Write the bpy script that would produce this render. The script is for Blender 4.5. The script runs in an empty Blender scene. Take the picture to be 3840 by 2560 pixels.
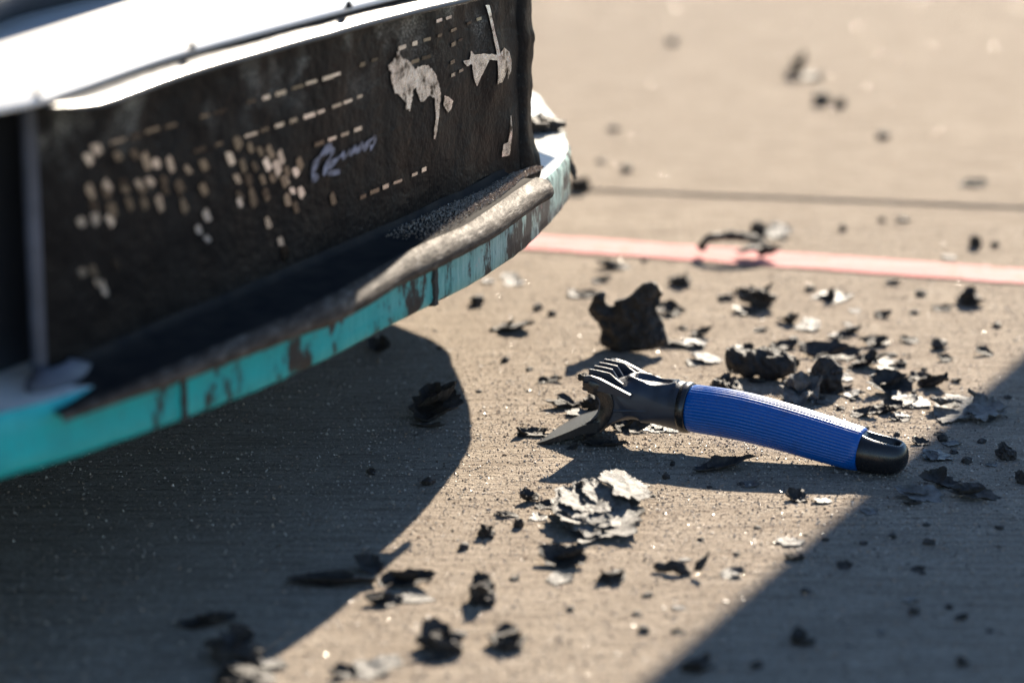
import bpy, bmesh, math, random
from mathutils import Vector, Matrix, noise

# ------------------------------------------------------------------ camera, sky, sun, exposure
scene = bpy.context.scene
COL = scene.collection
rad = math.radians

cam_data = bpy.data.cameras.new('camera')
cam = bpy.data.objects.new('camera', cam_data)
COL.objects.link(cam)
cam.location = (0, 0, 0.585)
cam.rotation_euler = (rad(90 - 15.5), 0, 0)
cam_data.sensor_width = 36.0
cam_data.lens = 100.0
cam_data.clip_start = 0.05
cam_data.clip_end = 500
cam_data.dof.use_dof = True
cam_data.dof.focus_distance = 1.905
cam_data.dof.aperture_fstop = 4.0
cam_data.dof.aperture_blades = 0
scene.camera = cam

SUN_FROM = Vector((0.56, 1.65, 1.0)).normalized()        # unit vector towards the sun
world = bpy.data.worlds.new('World')
scene.world = world
world.use_nodes = True
wn = world.node_tree.nodes
sky = wn.new('ShaderNodeTexSky')
sky.sky_type = 'NISHITA'
sky.sun_disc = False
sky.sun_elevation = math.asin(SUN_FROM.z)
sky.sun_rotation = math.atan2(SUN_FROM.x, SUN_FROM.y)
sky.air_density = 1.0
sky.dust_density = 0.0
sky.ozone_density = 3.0
world.node_tree.links.new(sky.outputs[0], wn['Background'].inputs[0])
wn['Background'].inputs[1].default_value = 0.064

sun_data = bpy.data.lights.new('sun', 'SUN')
sun_data.energy = 5.0
sun_data.angle = rad(0.53)
sun_data.color = (1.0, 0.88, 0.715)
sun = bpy.data.objects.new('sun', sun_data)
COL.objects.link(sun)
sun.location = SUN_FROM * 8
sun.rotation_euler = (-SUN_FROM).to_track_quat('-Z', 'Y').to_euler()

scene.view_settings.view_transform = 'Standard'
scene.view_settings.look = 'None'
scene.view_settings.gamma = 1
scene.view_settings.exposure = 1.70
scene.cycles.use_adaptive_sampling = False
scene.cycles.sample_clamp_indirect = 8
scene.cycles.sample_clamp_direct = 40
scene.cycles.max_bounces = 8
scene.cycles.caustics_reflective = False
scene.cycles.caustics_refractive = False

RNG = random.Random(7)


# ------------------------------------------------------------------ materials
class Mat:
    def __init__(self, name):
        self.m = bpy.data.materials.new(name)
        self.m.use_nodes = True
        self.t = self.m.node_tree
        self.b = self.t.nodes['Principled BSDF']
        self.coord = None

    def n(self, kind, **kw):
        nd = self.t.nodes.new(kind)
        for k, v in kw.items():
            setattr(nd, k, v)
        return nd

    def link(self, a, b):
        self.t.links.new(a, b)

    def co(self, scale=(1, 1, 1), rot=(0, 0, 0), obj=True):
        if self.coord is None:
            self.coord = self.n('ShaderNodeTexCoord')
        mp = self.n('ShaderNodeMapping')
        mp.inputs['Scale'].default_value = scale
        mp.inputs['Rotation'].default_value = rot
        self.link(self.coord.outputs['Object'], mp.inputs[0])
        return mp.outputs[0]

    def noise(self, scale, detail=4, rough=0.6, vec=None, dist=0.0):
        nd = self.n('ShaderNodeTexNoise')
        nd.inputs['Scale'].default_value = scale
        nd.inputs['Detail'].default_value = detail
        nd.inputs['Roughness'].default_value = rough
        nd.inputs['Distortion'].default_value = dist
        self.link(vec if vec is not None else self.co(), nd.inputs['Vector'])
        return nd.outputs[0]

    def ramp(self, fac, stops, interp='LINEAR'):
        nd = self.n('ShaderNodeValToRGB')
        cr = nd.color_ramp
        cr.interpolation = interp
        while len(cr.elements) < len(stops):
            cr.elements.new(0.5)
        for e, (p, c) in zip(cr.elements, stops):
            e.position = p
            e.color = (c, c, c, 1) if isinstance(c, (int, float)) else (*c, 1)
        self.link(fac, nd.inputs[0])
        return nd.outputs[0]

    def mix(self, fac, a, b, mode='MIX'):
        nd = self.n('ShaderNodeMix', data_type='RGBA', blend_type=mode)
        for v, i in ((fac, 0), (a, 6), (b, 7)):
            if isinstance(v, (int, float)):
                nd.inputs[i].default_value = v if i == 0 else (v, v, v, 1)
            elif isinstance(v, tuple):
                nd.inputs[i].default_value = (*v, 1)
            else:
                self.link(v, nd.inputs[i])
        return nd.outputs[2]

    def math(self, op, a, b=0.0):
        nd = self.n('ShaderNodeMath', operation=op)
        for i, v in enumerate((a, b)):
            if isinstance(v, (int, float)):
                nd.inputs[i].default_value = v
            else:
                self.link(v, nd.inputs[i])
        return nd.outputs[0]

    def bump(self, height, dist, strength=1.0, prev=None):
        nd = self.n('ShaderNodeBump')
        nd.inputs['Strength'].default_value = strength
        nd.inputs['Distance'].default_value = dist
        self.link(height, nd.inputs['Height'])
        if prev is not None:
            self.link(prev, nd.inputs['Normal'])
        return nd.outputs[0]

    def set(self, **kw):
        for k, v in kw.items():
            s = self.b.inputs[k]
            if isinstance(v, (int, float)):
                s.default_value = v
            elif isinstance(v, tuple):
                s.default_value = (*v, 1)
            else:
                self.link(v, s)
        return self


M = {}


def build_materials():
    # broom finished concrete with fine pits and sand
    m = Mat('concrete')
    big = m.noise(2.2, 4, 0.55)
    mid = m.noise(24, 5, 0.62)
    broom = m.noise(1.0, 4, 0.6, m.co((16, 165, 60), (0, 0, rad(10.5))))
    broom_fine = m.noise(1.0, 3, 0.6, m.co((60, 460, 60), (0, 0, rad(10.5))))
    pebble = m.noise(250, 4, 0.72)
    fine = m.noise(560, 3, 0.75)
    grain = m.noise(1000, 2, 0.6)
    pits = m.noise(1.0, 4, 0.7, m.co((120, 260, 100), (0, 0, rad(10.5))))
    col = m.ramp(mid, [(0.25, (0.265, 0.221, 0.176)), (0.55, (0.345, 0.292, 0.236)), (0.8, (0.400, 0.342, 0.280))])
    col = m.mix(m.ramp(big, [(0.35, 0.0), (0.7, 0.5)]), col, (0.300, 0.252, 0.203))
    col = m.mix(m.ramp(pebble, [(0.34, 0.7), (0.48, 0.0)]), col, (0.135, 0.103, 0.079))
    col = m.mix(m.ramp(pits, [(0.33, 0.9), (0.42, 0.0)]), col, (0.070, 0.052, 0.041))
    col = m.mix(m.ramp(fine, [(0.32, 0.6), (0.46, 0.0)]), col, (0.12, 0.092, 0.072))
    col = m.mix(m.ramp(grain, [(0.60, 0.0), (0.68, 0.8)]), col, (0.66, 0.59, 0.50))
    col = m.mix(m.ramp(broom, [(0.36, 0.62), (0.54, 0.0)]), col, (0.175, 0.138, 0.106))
    stain = m.noise(7.5, 4, 0.6, m.co((1.0, 1.7, 1.0)))
    col = m.mix(m.ramp(stain, [(0.56, 0.0), (0.70, 0.35)]), col, (0.21, 0.172, 0.137))
    b1 = m.bump(broom, 0.0030, 0.7)
    b2 = m.bump(pebble, 0.0026, 0.85, b1)
    b3 = m.bump(pits, 0.0024, 0.8, b2)
    b4 = m.bump(fine, 0.0010, 0.7, m.bump(broom_fine, 0.0012, 0.6, b3))
    m.set(**{'Base Color': col, 'Roughness': 0.95, 'Specular IOR Level': 0.06, 'Normal': b4})
    M['concrete'] = m.m

    m = Mat('joint_filler')
    m.set(**{'Base Color': m.ramp(m.noise(90), [(0.3, (0.20, 0.17, 0.14)), (0.7, (0.31, 0.265, 0.22))]), 'Roughness': 0.9})
    M['joint'] = m.m

    # red line paint, worn thin over the concrete
    m = Mat('line_paint')
    streak = m.noise(1.0, 5, 0.6, m.co((5, 160, 40), (0, 0, rad(17))))
    wear = m.noise(55, 5, 0.65)
    col = m.ramp(streak, [(0.32, (0.46, 0.12, 0.115)), (0.48, (0.58, 0.27, 0.258)), (0.70, (0.59, 0.31, 0.295))])
    col = m.mix(m.ramp(wear, [(0.36, 0.85), (0.46, 0.0)]), col, (0.30, 0.22, 0.17))
    m.set(**{'Base Color': col, 'Roughness': 0.85, 'Specular IOR Level': 0.12, 'Normal': m.bump(m.noise(240, 4, 0.7), 0.0018, 0.8)})
    M['line'] = m.m

    # loose grit: every grain its own tone
    m = Mat('grit')
    geo = m.n('ShaderNodeNewGeometry')
    rnd = geo.outputs['Random Per Island']
    col = m.ramp(rnd, [(0.0, (0.03, 0.022, 0.018)), (0.10, (0.11, 0.08, 0.058)), (0.26, (0.26, 0.21, 0.165)),
                       (0.50, (0.36, 0.24, 0.16)), (0.62, (0.38, 0.32, 0.27)), (0.85, (0.42, 0.36, 0.30)), (1.0, (0.50, 0.44, 0.38))])
    m.set(**{'Base Color': col, 'Roughness': m.ramp(m.math('FRACT', m.math('MULTIPLY', rnd, 37.0)), [(0.0, 0.22), (1.0, 0.75)])})
    M['grit'] = m.m

    m = Mat('quartz')
    m.set(**{'Base Color': (0.34, 0.29, 0.24), 'Roughness': 0.2, 'IOR': 1.6})
    M['quartz'] = m.m

    # teal paint on the splitter edge, chipped and scraped; more scars and a paler mint towards the far corner
    m = Mat('teal_paint')
    pos = m.n('ShaderNodeSeparateXYZ')
    m.link(m.co(), pos.inputs[0])
    along = pos.outputs[1]
    far = m.ramp(m.math('ADD', along, 1.1), [(0.47, 0.0), (0.70, 1.0)])
    blot = m.noise(36, 6, 0.7, m.co((1.0, 1.0, 0.45)))
    scr = m.noise(1.0, 6, 0.7, m.co((150, 150, 22)))
    chip = m.noise(210, 4, 0.65)
    teal = m.ramp(blot, [(0.36, (0.0, 0.20, 0.215)), (0.50, (0.0, 0.36, 0.38)), (0.7, (0.0, 0.44, 0.46))])
    mint = m.ramp(scr, [(0.36, (0.09, 0.17, 0.165)), (0.50, (0.31, 0.46, 0.43)), (0.64, (0.50, 0.60, 0.56))])
    col = m.mix(far, teal, mint)
    lim = m.math('ADD', blot, m.math('MULTIPLY', far, -0.05))
    scuff = m.ramp(lim, [(0.41, 1.0), (0.47, 0.0)])
    col = m.mix(scuff, col, (0.017, 0.015, 0.016))
    scar = m.math('MULTIPLY', far, m.ramp(scr, [(0.38, 1.0), (0.43, 0.0)]))
    col = m.mix(scar, col, (0.022, 0.018, 0.02))
    pinkm = m.math('MULTIPLY', far, m.ramp(m.noise(48, 3, 0.5), [(0.66, 0.0), (0.70, 0.55)]))
    col = m.mix(pinkm, col, (0.62, 0.36, 0.36))
    col = m.mix(m.ramp(chip, [(0.30, 0.7), (0.37, 0.0)]), col, (0.08, 0.065, 0.06))
    m.set(**{'Base Color': col, 'Roughness': m.ramp(blot, [(0.4, 0.62), (0.6, 0.36)]),
             'Normal': m.bump(scr, 0.0012, 0.5, m.bump(blot, 0.0012, 0.5))})
    M['teal'] = m.m

    m = Mat('splitter_skin')
    dirt = m.noise(42, 6, 0.72)
    rub = m.noise(1.0, 5, 0.7, m.co((20, 190, 60), (0, 0, rad(-25))))
    col = m.ramp(rub, [(0.34, (0.40, 0.42, 0.41)), (0.50, (0.62, 0.64, 0.62)), (0.75, (0.72, 0.73, 0.71))])
    col = m.mix(m.ramp(dirt, [(0.30, 1.0), (0.37, 0.0)]), col, (0.04, 0.035, 0.033))
    m.set(**{'Base Color': col, 'Roughness': 0.36, 'Normal': m.bump(dirt, 0.001, 0.4)})
    M['splitter_top'] = m.m

    # black gloss bodywork, dusty and scuffed
    m = Mat('black_bodywork')
    pos = m.n('ShaderNodeSeparateXYZ')
    m.link(m.co(), pos.inputs[0])
    film = m.noise(14, 5, 0.65)
    vert = m.noise(1.0, 5, 0.65, m.co((38, 38, 6)))
    spek = m.noise(560, 3, 0.7)
    cloud = m.noise(20, 4, 0.6)
    hi = m.ramp(pos.outputs[2], [(0.255, 0.0), (0.30, 1.0)])
    dust = m.math('MULTIPLY', m.math('MULTIPLY', hi, m.ramp(cloud, [(0.50, 0.0), (0.68, 1.0)])), m.ramp(spek, [(0.47, 0.15), (0.60, 1.0)]))
    col = m.ramp(film, [(0.3, (0.005, 0.005, 0.006)), (0.7, (0.013, 0.012, 0.012))])
    col = m.mix(m.ramp(vert, [(0.54, 0.0), (0.80, 0.25)]), col, (0.030, 0.025, 0.022))
    col = m.mix(dust, col, (0.40, 0.39, 0.35))
    col = m.mix(m.ramp(m.noise(900, 2, 0.5), [(0.70, 0.0), (0.76, 0.6)]), col, (0.35, 0.33, 0.29))
    m.set(**{'Base Color': col, 'Roughness': m.ramp(vert, [(0.3, 0.34), (0.7, 0.56)]),
             'Normal': m.bump(vert, 0.0010, 0.35, m.bump(film, 0.010, 0.6)), 'Specular IOR Level': 0.10})
    M['black_body'] = m.m

    m = Mat('black_cove')
    m.set(**{'Base Color': m.ramp(m.noise(60, 5), [(0.3, (0.012, 0.012, 0.014)), (0.7, (0.032, 0.028, 0.025))]), 'Roughness': 0.7, 'Specular IOR Level': 0.06})
    M['cove'] = m.m

    m = Mat('black_gloss_edge')
    m.set(**{'Base Color': (0.03, 0.03, 0.032), 'Roughness': 0.22, 'Normal': m.bump(m.noise(130, 3, 0.6), 0.0006, 0.3)})
    M['gloss_edge'] = m.m

    m = Mat('blue_grey_edge')
    m.set(**{'Base Color': m.ramp(m.noise(30), [(0.3, (0.035, 0.040, 0.055)), (0.7, (0.085, 0.095, 0.13))]), 'Roughness': 0.5})
    M['blue_edge'] = m.m

    m = Mat('bare_metal')
    nz = m.noise(120, 5, 0.7)
    m.set(**{'Base Color': m.ramp(nz, [(0.37, (0.03, 0.03, 0.03)), (0.46, (0.50, 0.53, 0.57)), (0.66, (0.84, 0.90, 0.98))]), 'Metallic': 1.0,
             'Roughness': m.ramp(m.noise(330, 3), [(0.3, 0.18), (0.7, 0.36)]), 'Normal': m.bump(nz, 0.0006, 0.35)})
    M['bare'] = m.m

    m = Mat('worn_silver_print')
    geo = m.n('ShaderNodeObjectInfo')
    col = m.ramp(geo.outputs['Random'], [(0.0, (0.05, 0.05, 0.05)), (0.45, (0.22, 0.22, 0.20)), (0.78, (0.62, 0.65, 0.66)), (1.0, (0.90, 0.95, 0.99))])
    m.set(**{'Base Color': col, 'Metallic': 1.0, 'Roughness': 0.24})
    M['print'] = m.m

    m = Mat('lavender_script')
    m.set(**{'Base Color': m.ramp(m.noise(160, 4), [(0.35, (0.07, 0.07, 0.09)), (0.65, (0.30, 0.30, 0.38))]), 'Roughness': 0.5})
    M['script'] = m.m

    # scraped rubber lip
    m = Mat('scuffed_lip')
    st = m.noise(1.0, 6, 0.72, m.co((150, 40, 260), (0, 0, rad(27))))
    bl = m.noise(30, 5, 0.65)
    col = m.ramp(st, [(0.36, (0.016, 0.012, 0.010)), (0.5, (0.062, 0.044, 0.032)), (0.72, (0.21, 0.178, 0.150))])
    col = m.mix(m.ramp(bl, [(0.38, 0.8), (0.58, 0.0)]), col, (0.055, 0.038, 0.027))
    m.set(**{'Base Color': col, 'Roughness': m.ramp(st, [(0.3, 0.8), (0.7, 0.55)]), 'Specular IOR Level': 0.25, 'Normal': m.bump(st, 0.0020, 0.8, m.bump(bl, 0.003, 0.5))})
    M['lip'] = m.m

    m = Mat('white_paint')
    sm = m.noise(26, 5, 0.65)
    m.set(**{'Base Color': m.ramp(sm, [(0.3, (0.82, 0.82, 0.82)), (0.6, (0.88, 0.88, 0.88))]), 'Roughness': 0.28, 'Coat Weight': 0.5, 'Coat Roughness': 0.08})
    M['white'] = m.m

    m = Mat('dark_shell')
    m.set(**{'Base Color': m.ramp(m.noise(8), [(0.3, (0.02, 0.023, 0.03)), (0.7, (0.045, 0.05, 0.062))]), 'Roughness': 0.45})
    M['shell'] = m.m

    m = Mat('tyre_rubber')
    m.set(**{'Base Color': m.ramp(m.noise(60, 5), [(0.3, (0.02, 0.02, 0.02)), (0.7, (0.05, 0.047, 0.044))]), 'Roughness': 0.8, 'Normal': m.bump(m.noise(90, 4), 0.003, 0.5)})
    M['tyre'] = m.m

    m = Mat('wheel_metal')
    m.set(**{'Base Color': (0.09, 0.09, 0.095), 'Metallic': 0.8, 'Roughness': 0.4})
    M['wheel'] = m.m

    # shed rubber in three conditions
    for key, lo, hi, r0, r1, dirt in (('rubber', (0.010, 0.009, 0.009), (0.046, 0.036, 0.029), 0.55, 0.80, 0.14),
                                      ('rubber_grey', (0.030, 0.029, 0.029), (0.125, 0.118, 0.110), 0.34, 0.58, 0.18),
                                      ('rubber_pale', (0.050, 0.046, 0.042), (0.20, 0.188, 0.172), 0.52, 0.74, 0.16)):
        m = Mat(key)
        a = m.noise(150, 6, 0.7)
        b = m.noise(520, 4, 0.7)
        col = m.ramp(a, [(0.32, lo), (0.68, hi)])
        col = m.mix(m.ramp(b, [(0.60, 0.0), (0.70, dirt * 3)]), col, (0.24, 0.19, 0.14))
        m.set(**{'Base Color': col, 'Roughness': m.ramp(a, [(0.3, r1), (0.7, r0)]),
                 'Normal': m.bump(b, 0.0010, 0.7, m.bump(a, 0.0028, 0.7))})
        M[key] = m.m

    # the scraper
    m = Mat('textured_black_plastic')
    m.set(**{'Base Color': m.ramp(m.noise(70), [(0.3, (0.016, 0.022, 0.036)), (0.7, (0.028, 0.036, 0.054))]), 'Roughness': 0.42,
             'Normal': m.bump(m.noise(2100, 2, 0.6), 0.00022, 0.6)})
    M['plastic'] = m.m
    m = Mat('smooth_black_plastic')
    sc = m.noise(1.0, 4, 0.7, m.co((900, 60, 200)))
    m.set(**{'Base Color': m.mix(m.ramp(sc, [(0.66, 0.0), (0.72, 0.35)]), (0.012, 0.012, 0.014), (0.14, 0.13, 0.12)), 'Roughness': m.ramp(m.noise(300, 4), [(0.3, 0.20), (0.7, 0.34)])})
    M['plastic_smooth'] = m.m
    m = Mat('worn_black_blade')
    sc = m.noise(1.0, 4, 0.7, m.co((900, 60, 200)))
    m.set(**{'Base Color': m.mix(m.ramp(sc, [(0.54, 0.0), (0.74, 0.45)]), (0.014, 0.014, 0.015), (0.11, 0.10, 0.092)), 'Specular IOR Level': 0.3, 'Roughness': 0.55, 'Normal': m.bump(sc, 0.0004, 0.5)})
    M['blade'] = m.m
    m = Mat('blue_vinyl')
    dd = m.noise(90, 5, 0.7)
    col = m.mix(m.ramp(dd, [(0.68, 0.0), (0.78, 0.35)]), (0.0, 0.085, 0.370), (0.02, 0.13, 0.34))
    grime = m.noise(34, 5, 0.7)
    col = m.mix(m.ramp(grime, [(0.52, 0.0), (0.74, 0.55)]), col, (0.035, 0.045, 0.075))
    col = m.mix(m.ramp(m.noise(420, 3, 0.6), [(0.70, 0.0), (0.76, 0.5)]), col, (0.16, 0.15, 0.15))
    m.set(**{'Base Color': col, 'Roughness': m.ramp(grime, [(0.4, 0.26), (0.7, 0.5)]), 'Normal': m.bump(m.noise(700, 3), 0.0002, 0.4)})
    M['blue'] = m.m

    m = Mat('cart_paint')
    m.set(**{'Base Color': m.ramp(m.noise(12), [(0.3, (0.22, 0.025, 0.022)), (0.7, (0.30, 0.035, 0.03))]), 'Roughness': 0.4})
    M['cart'] = m.m
    m = Mat('brushed_steel')
    m.set(**{'Base Color': (0.42, 0.42, 0.43), 'Metallic': 0.9, 'Roughness': m.ramp(m.noise(1.0, 3, 0.6, m.co((8, 300, 8))), [(0.3, 0.3), (0.7, 0.5)])})
    M['steel'] = m.m


build_materials()


# ------------------------------------------------------------------ mesh helpers
def link_mesh(name, verts, faces, mat, parent=None, smooth=False, loc=None):
    me = bpy.data.meshes.new(name)
    me.from_pydata([tuple(v) for v in verts], [], faces)
    me.update()
    bm = bmesh.new()
    bm.from_mesh(me)
    bmesh.ops.recalc_face_normals(bm, faces=bm.faces)
    bm.to_mesh(me)
    bm.free()
    if smooth:
        me.shade_smooth()
    me.materials.append(mat)
    o = bpy.data.objects.new(name, me)
    COL.objects.link(o)
    if loc is not None:
        o.location = loc
    if parent is not None:
        o.parent = parent
    return o


def from_bm(name, bm, mat, parent=None, smooth=False):
    me = bpy.data.meshes.new(name)
    bmesh.ops.recalc_face_normals(bm, faces=bm.faces)
    bm.to_mesh(me)
    bm.free()
    if smooth:
        me.shade_smooth()
    me.materials.append(mat)
    o = bpy.data.objects.new(name, me)
    COL.objects.link(o)
    if parent is not None:
        o.parent = parent
    return o


def empty(name, loc=(0, 0, 0), rz=0.0):
    o = bpy.data.objects.new(name, None)
    o.empty_display_size = 0.05
    COL.objects.link(o)
    o.location = loc
    o.rotation_euler = (0, 0, rz)
    return o


def tag(o, label=None, cat=None, group=None, kind=None):
    if label:
        o['label'] = label
    if cat:
        o['category'] = cat
    if group:
        o['group'] = group
    if kind:
        o['kind'] = kind
    return o


def soften(o, width, segs=2, angle=35):
    md = o.modifiers.new('edge', 'BEVEL')
    md.width = width
    md.segments = segs
    md.limit_method = 'ANGLE'
    md.angle_limit = rad(angle)
    return o


def sharp_smooth(o, angle=40):
    me = o.data
    me.shade_smooth()
    bm = bmesh.new()
    bm.from_mesh(me)
    for e in bm.edges:
        if len(e.link_faces) == 2 and e.calc_face_angle(0) > rad(angle):
            e.smooth = False
    bm.to_mesh(me)
    bm.free()
    return o


def grid(rows, closed_u=False, closed_v=False):
    nr, nc = len(rows), len(rows[0])
    vs = [p for r in rows for p in r]
    fs = []
    for i in range(nr - (0 if closed_v else 1)):
        for j in range(nc - (0 if closed_u else 1)):
            a, b = i * nc + j, i * nc + (j + 1) % nc
            c, d = ((i + 1) % nr) * nc + (j + 1) % nc, ((i + 1) % nr) * nc + j
            fs.append((a, b, c, d))
    return vs, fs


def catmull(pts, per=8):
    out = []
    n = len(pts)
    for i in range(n - 1):
        p0, p1, p2, p3 = (Vector(pts[max(i - 1, 0)]), Vector(pts[i]), Vector(pts[i + 1]), Vector(pts[min(i + 2, n - 1)]))
        for k in range(per):
            t = k / per
            out.append(0.5 * ((2 * p1) + (p2 - p0) * t + (2 * p0 - 5 * p1 + 4 * p2 - p3) * t * t + (3 * p1 - p0 - 3 * p2 + p3) * t ** 3))
    out.append(Vector(pts[-1]))
    return out


def prism(outline, z0, z1, bevel=0.0):
    """closed plan outline -> verts, faces of a plate with a small chamfer"""
    n = len(outline)
    P = [Vector((p[0], p[1])) for p in outline]
    area = sum(P[i].x * P[(i + 1) % n].y - P[(i + 1) % n].x * P[i].y for i in range(n))
    sg = 1 if area > 0 else -1

    def inset(d):
        res = []
        for i in range(n):
            t = (P[(i + 1) % n] - P[i - 1])
            t.normalize()
            res.append(P[i] + Vector((-t.y, t.x)) * d * sg)
        return res
    loops = [(inset(bevel), z0), (P, z0 + bevel), (P, z1 - bevel), (inset(bevel), z1)] if bevel else [(P, z0), (P, z1)]
    vs = [(p.x, p.y, z) for L, z in loops for p in L]
    fs = []
    for k in range(len(loops) - 1):
        for i in range(n):
            fs.append((k * n + i, k * n + (i + 1) % n, (k + 1) * n + (i + 1) % n, (k + 1) * n + i))
    fs.append(tuple(reversed(range(n))))
    fs.append(tuple((len(loops) - 1) * n + i for i in range(n)))
    return vs, fs


def box_part(name, lo, hi, mat, parent, bev=0.004):
    xs, ys, zs = zip(lo, hi)
    vs = [(x, y, z) for z in zs for y in ys for x in xs]
    fs = [(0, 1, 3, 2), (4, 6, 7, 5), (0, 4, 5, 1), (2, 3, 7, 6), (0, 2, 6, 4), (1, 5, 7, 3)]
    o = link_mesh(name, vs, fs, mat, parent)
    if bev:
        soften(o, bev, 2)
    return o


def fbm(p, octv=4, lac=2.1, gain=0.55):
    a, s, f = 1.0, 0.0, 1.0
    for _ in range(octv):
        s += a * noise.noise(Vector(p) * f)
        a *= gain
        f *= lac
    return s


# ------------------------------------------------------------------ the ground
JOINT_A, JOINT_B = Vector((0.056, 2.651)), Vector((0.474, 2.571))
jd = (JOINT_B - JOINT_A).normalized()
jn = Vector((-jd.y, jd.x))


def jp(s, t, z):
    q = JOINT_A + jd * s + jn * t
    return (q.x, q.y, z)


def build_ground():
    E, g = 200.0, 0.0045
    vs, fs = [], []
    prof = [(-E, 0.0), (-g - 0.003, 0.0), (-g, -0.002), (-g, -0.0045), (g, -0.0045), (g, -0.002), (g + 0.003, 0.0), (E, 0.0)]
    for s in (-E, E):
        vs += [jp(s, t, z) for t, z in prof]
    n = len(prof)
    fs = [(i, i + 1, n + i + 1, n + i) for i in range(n - 1)]
    o = link_mesh('concrete_ground', vs, fs, M['concrete'])
    o.data.materials.append(M['joint'])
    for p in o.data.polygons:
        c = p.center
        if -0.02 < c.z < -0.004:
            p.material_index = 1
    tag(o, kind='structure')
    # the red painted line, slightly ragged along both edges
    near_a, near_b = Vector((0.017, 2.406)), Vector((0.424, 2.284))
    d = (near_b - near_a).normalized()
    nn = Vector((-d.y, d.x))
    rows = []
    for i in range(361):
        s = -1.6 + i * 0.01
        q = near_a + d * s
        w0 = 0.0034 * fbm((s * 34, 0, 3), 4)
        w1 = 0.053 - 0.003 * s + 0.0038 * fbm((s * 34, 9, 3), 4)
        rows.append([(*(q + nn * w0), 0.0014), (*(q + nn * 0.03), 0.0014), (*(q + nn * w1), 0.0014)])
    v, f = grid(rows)
    o = link_mesh('painted_line', v, f, M['line'])
    tag(o, kind='structure')


build_ground()


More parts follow.
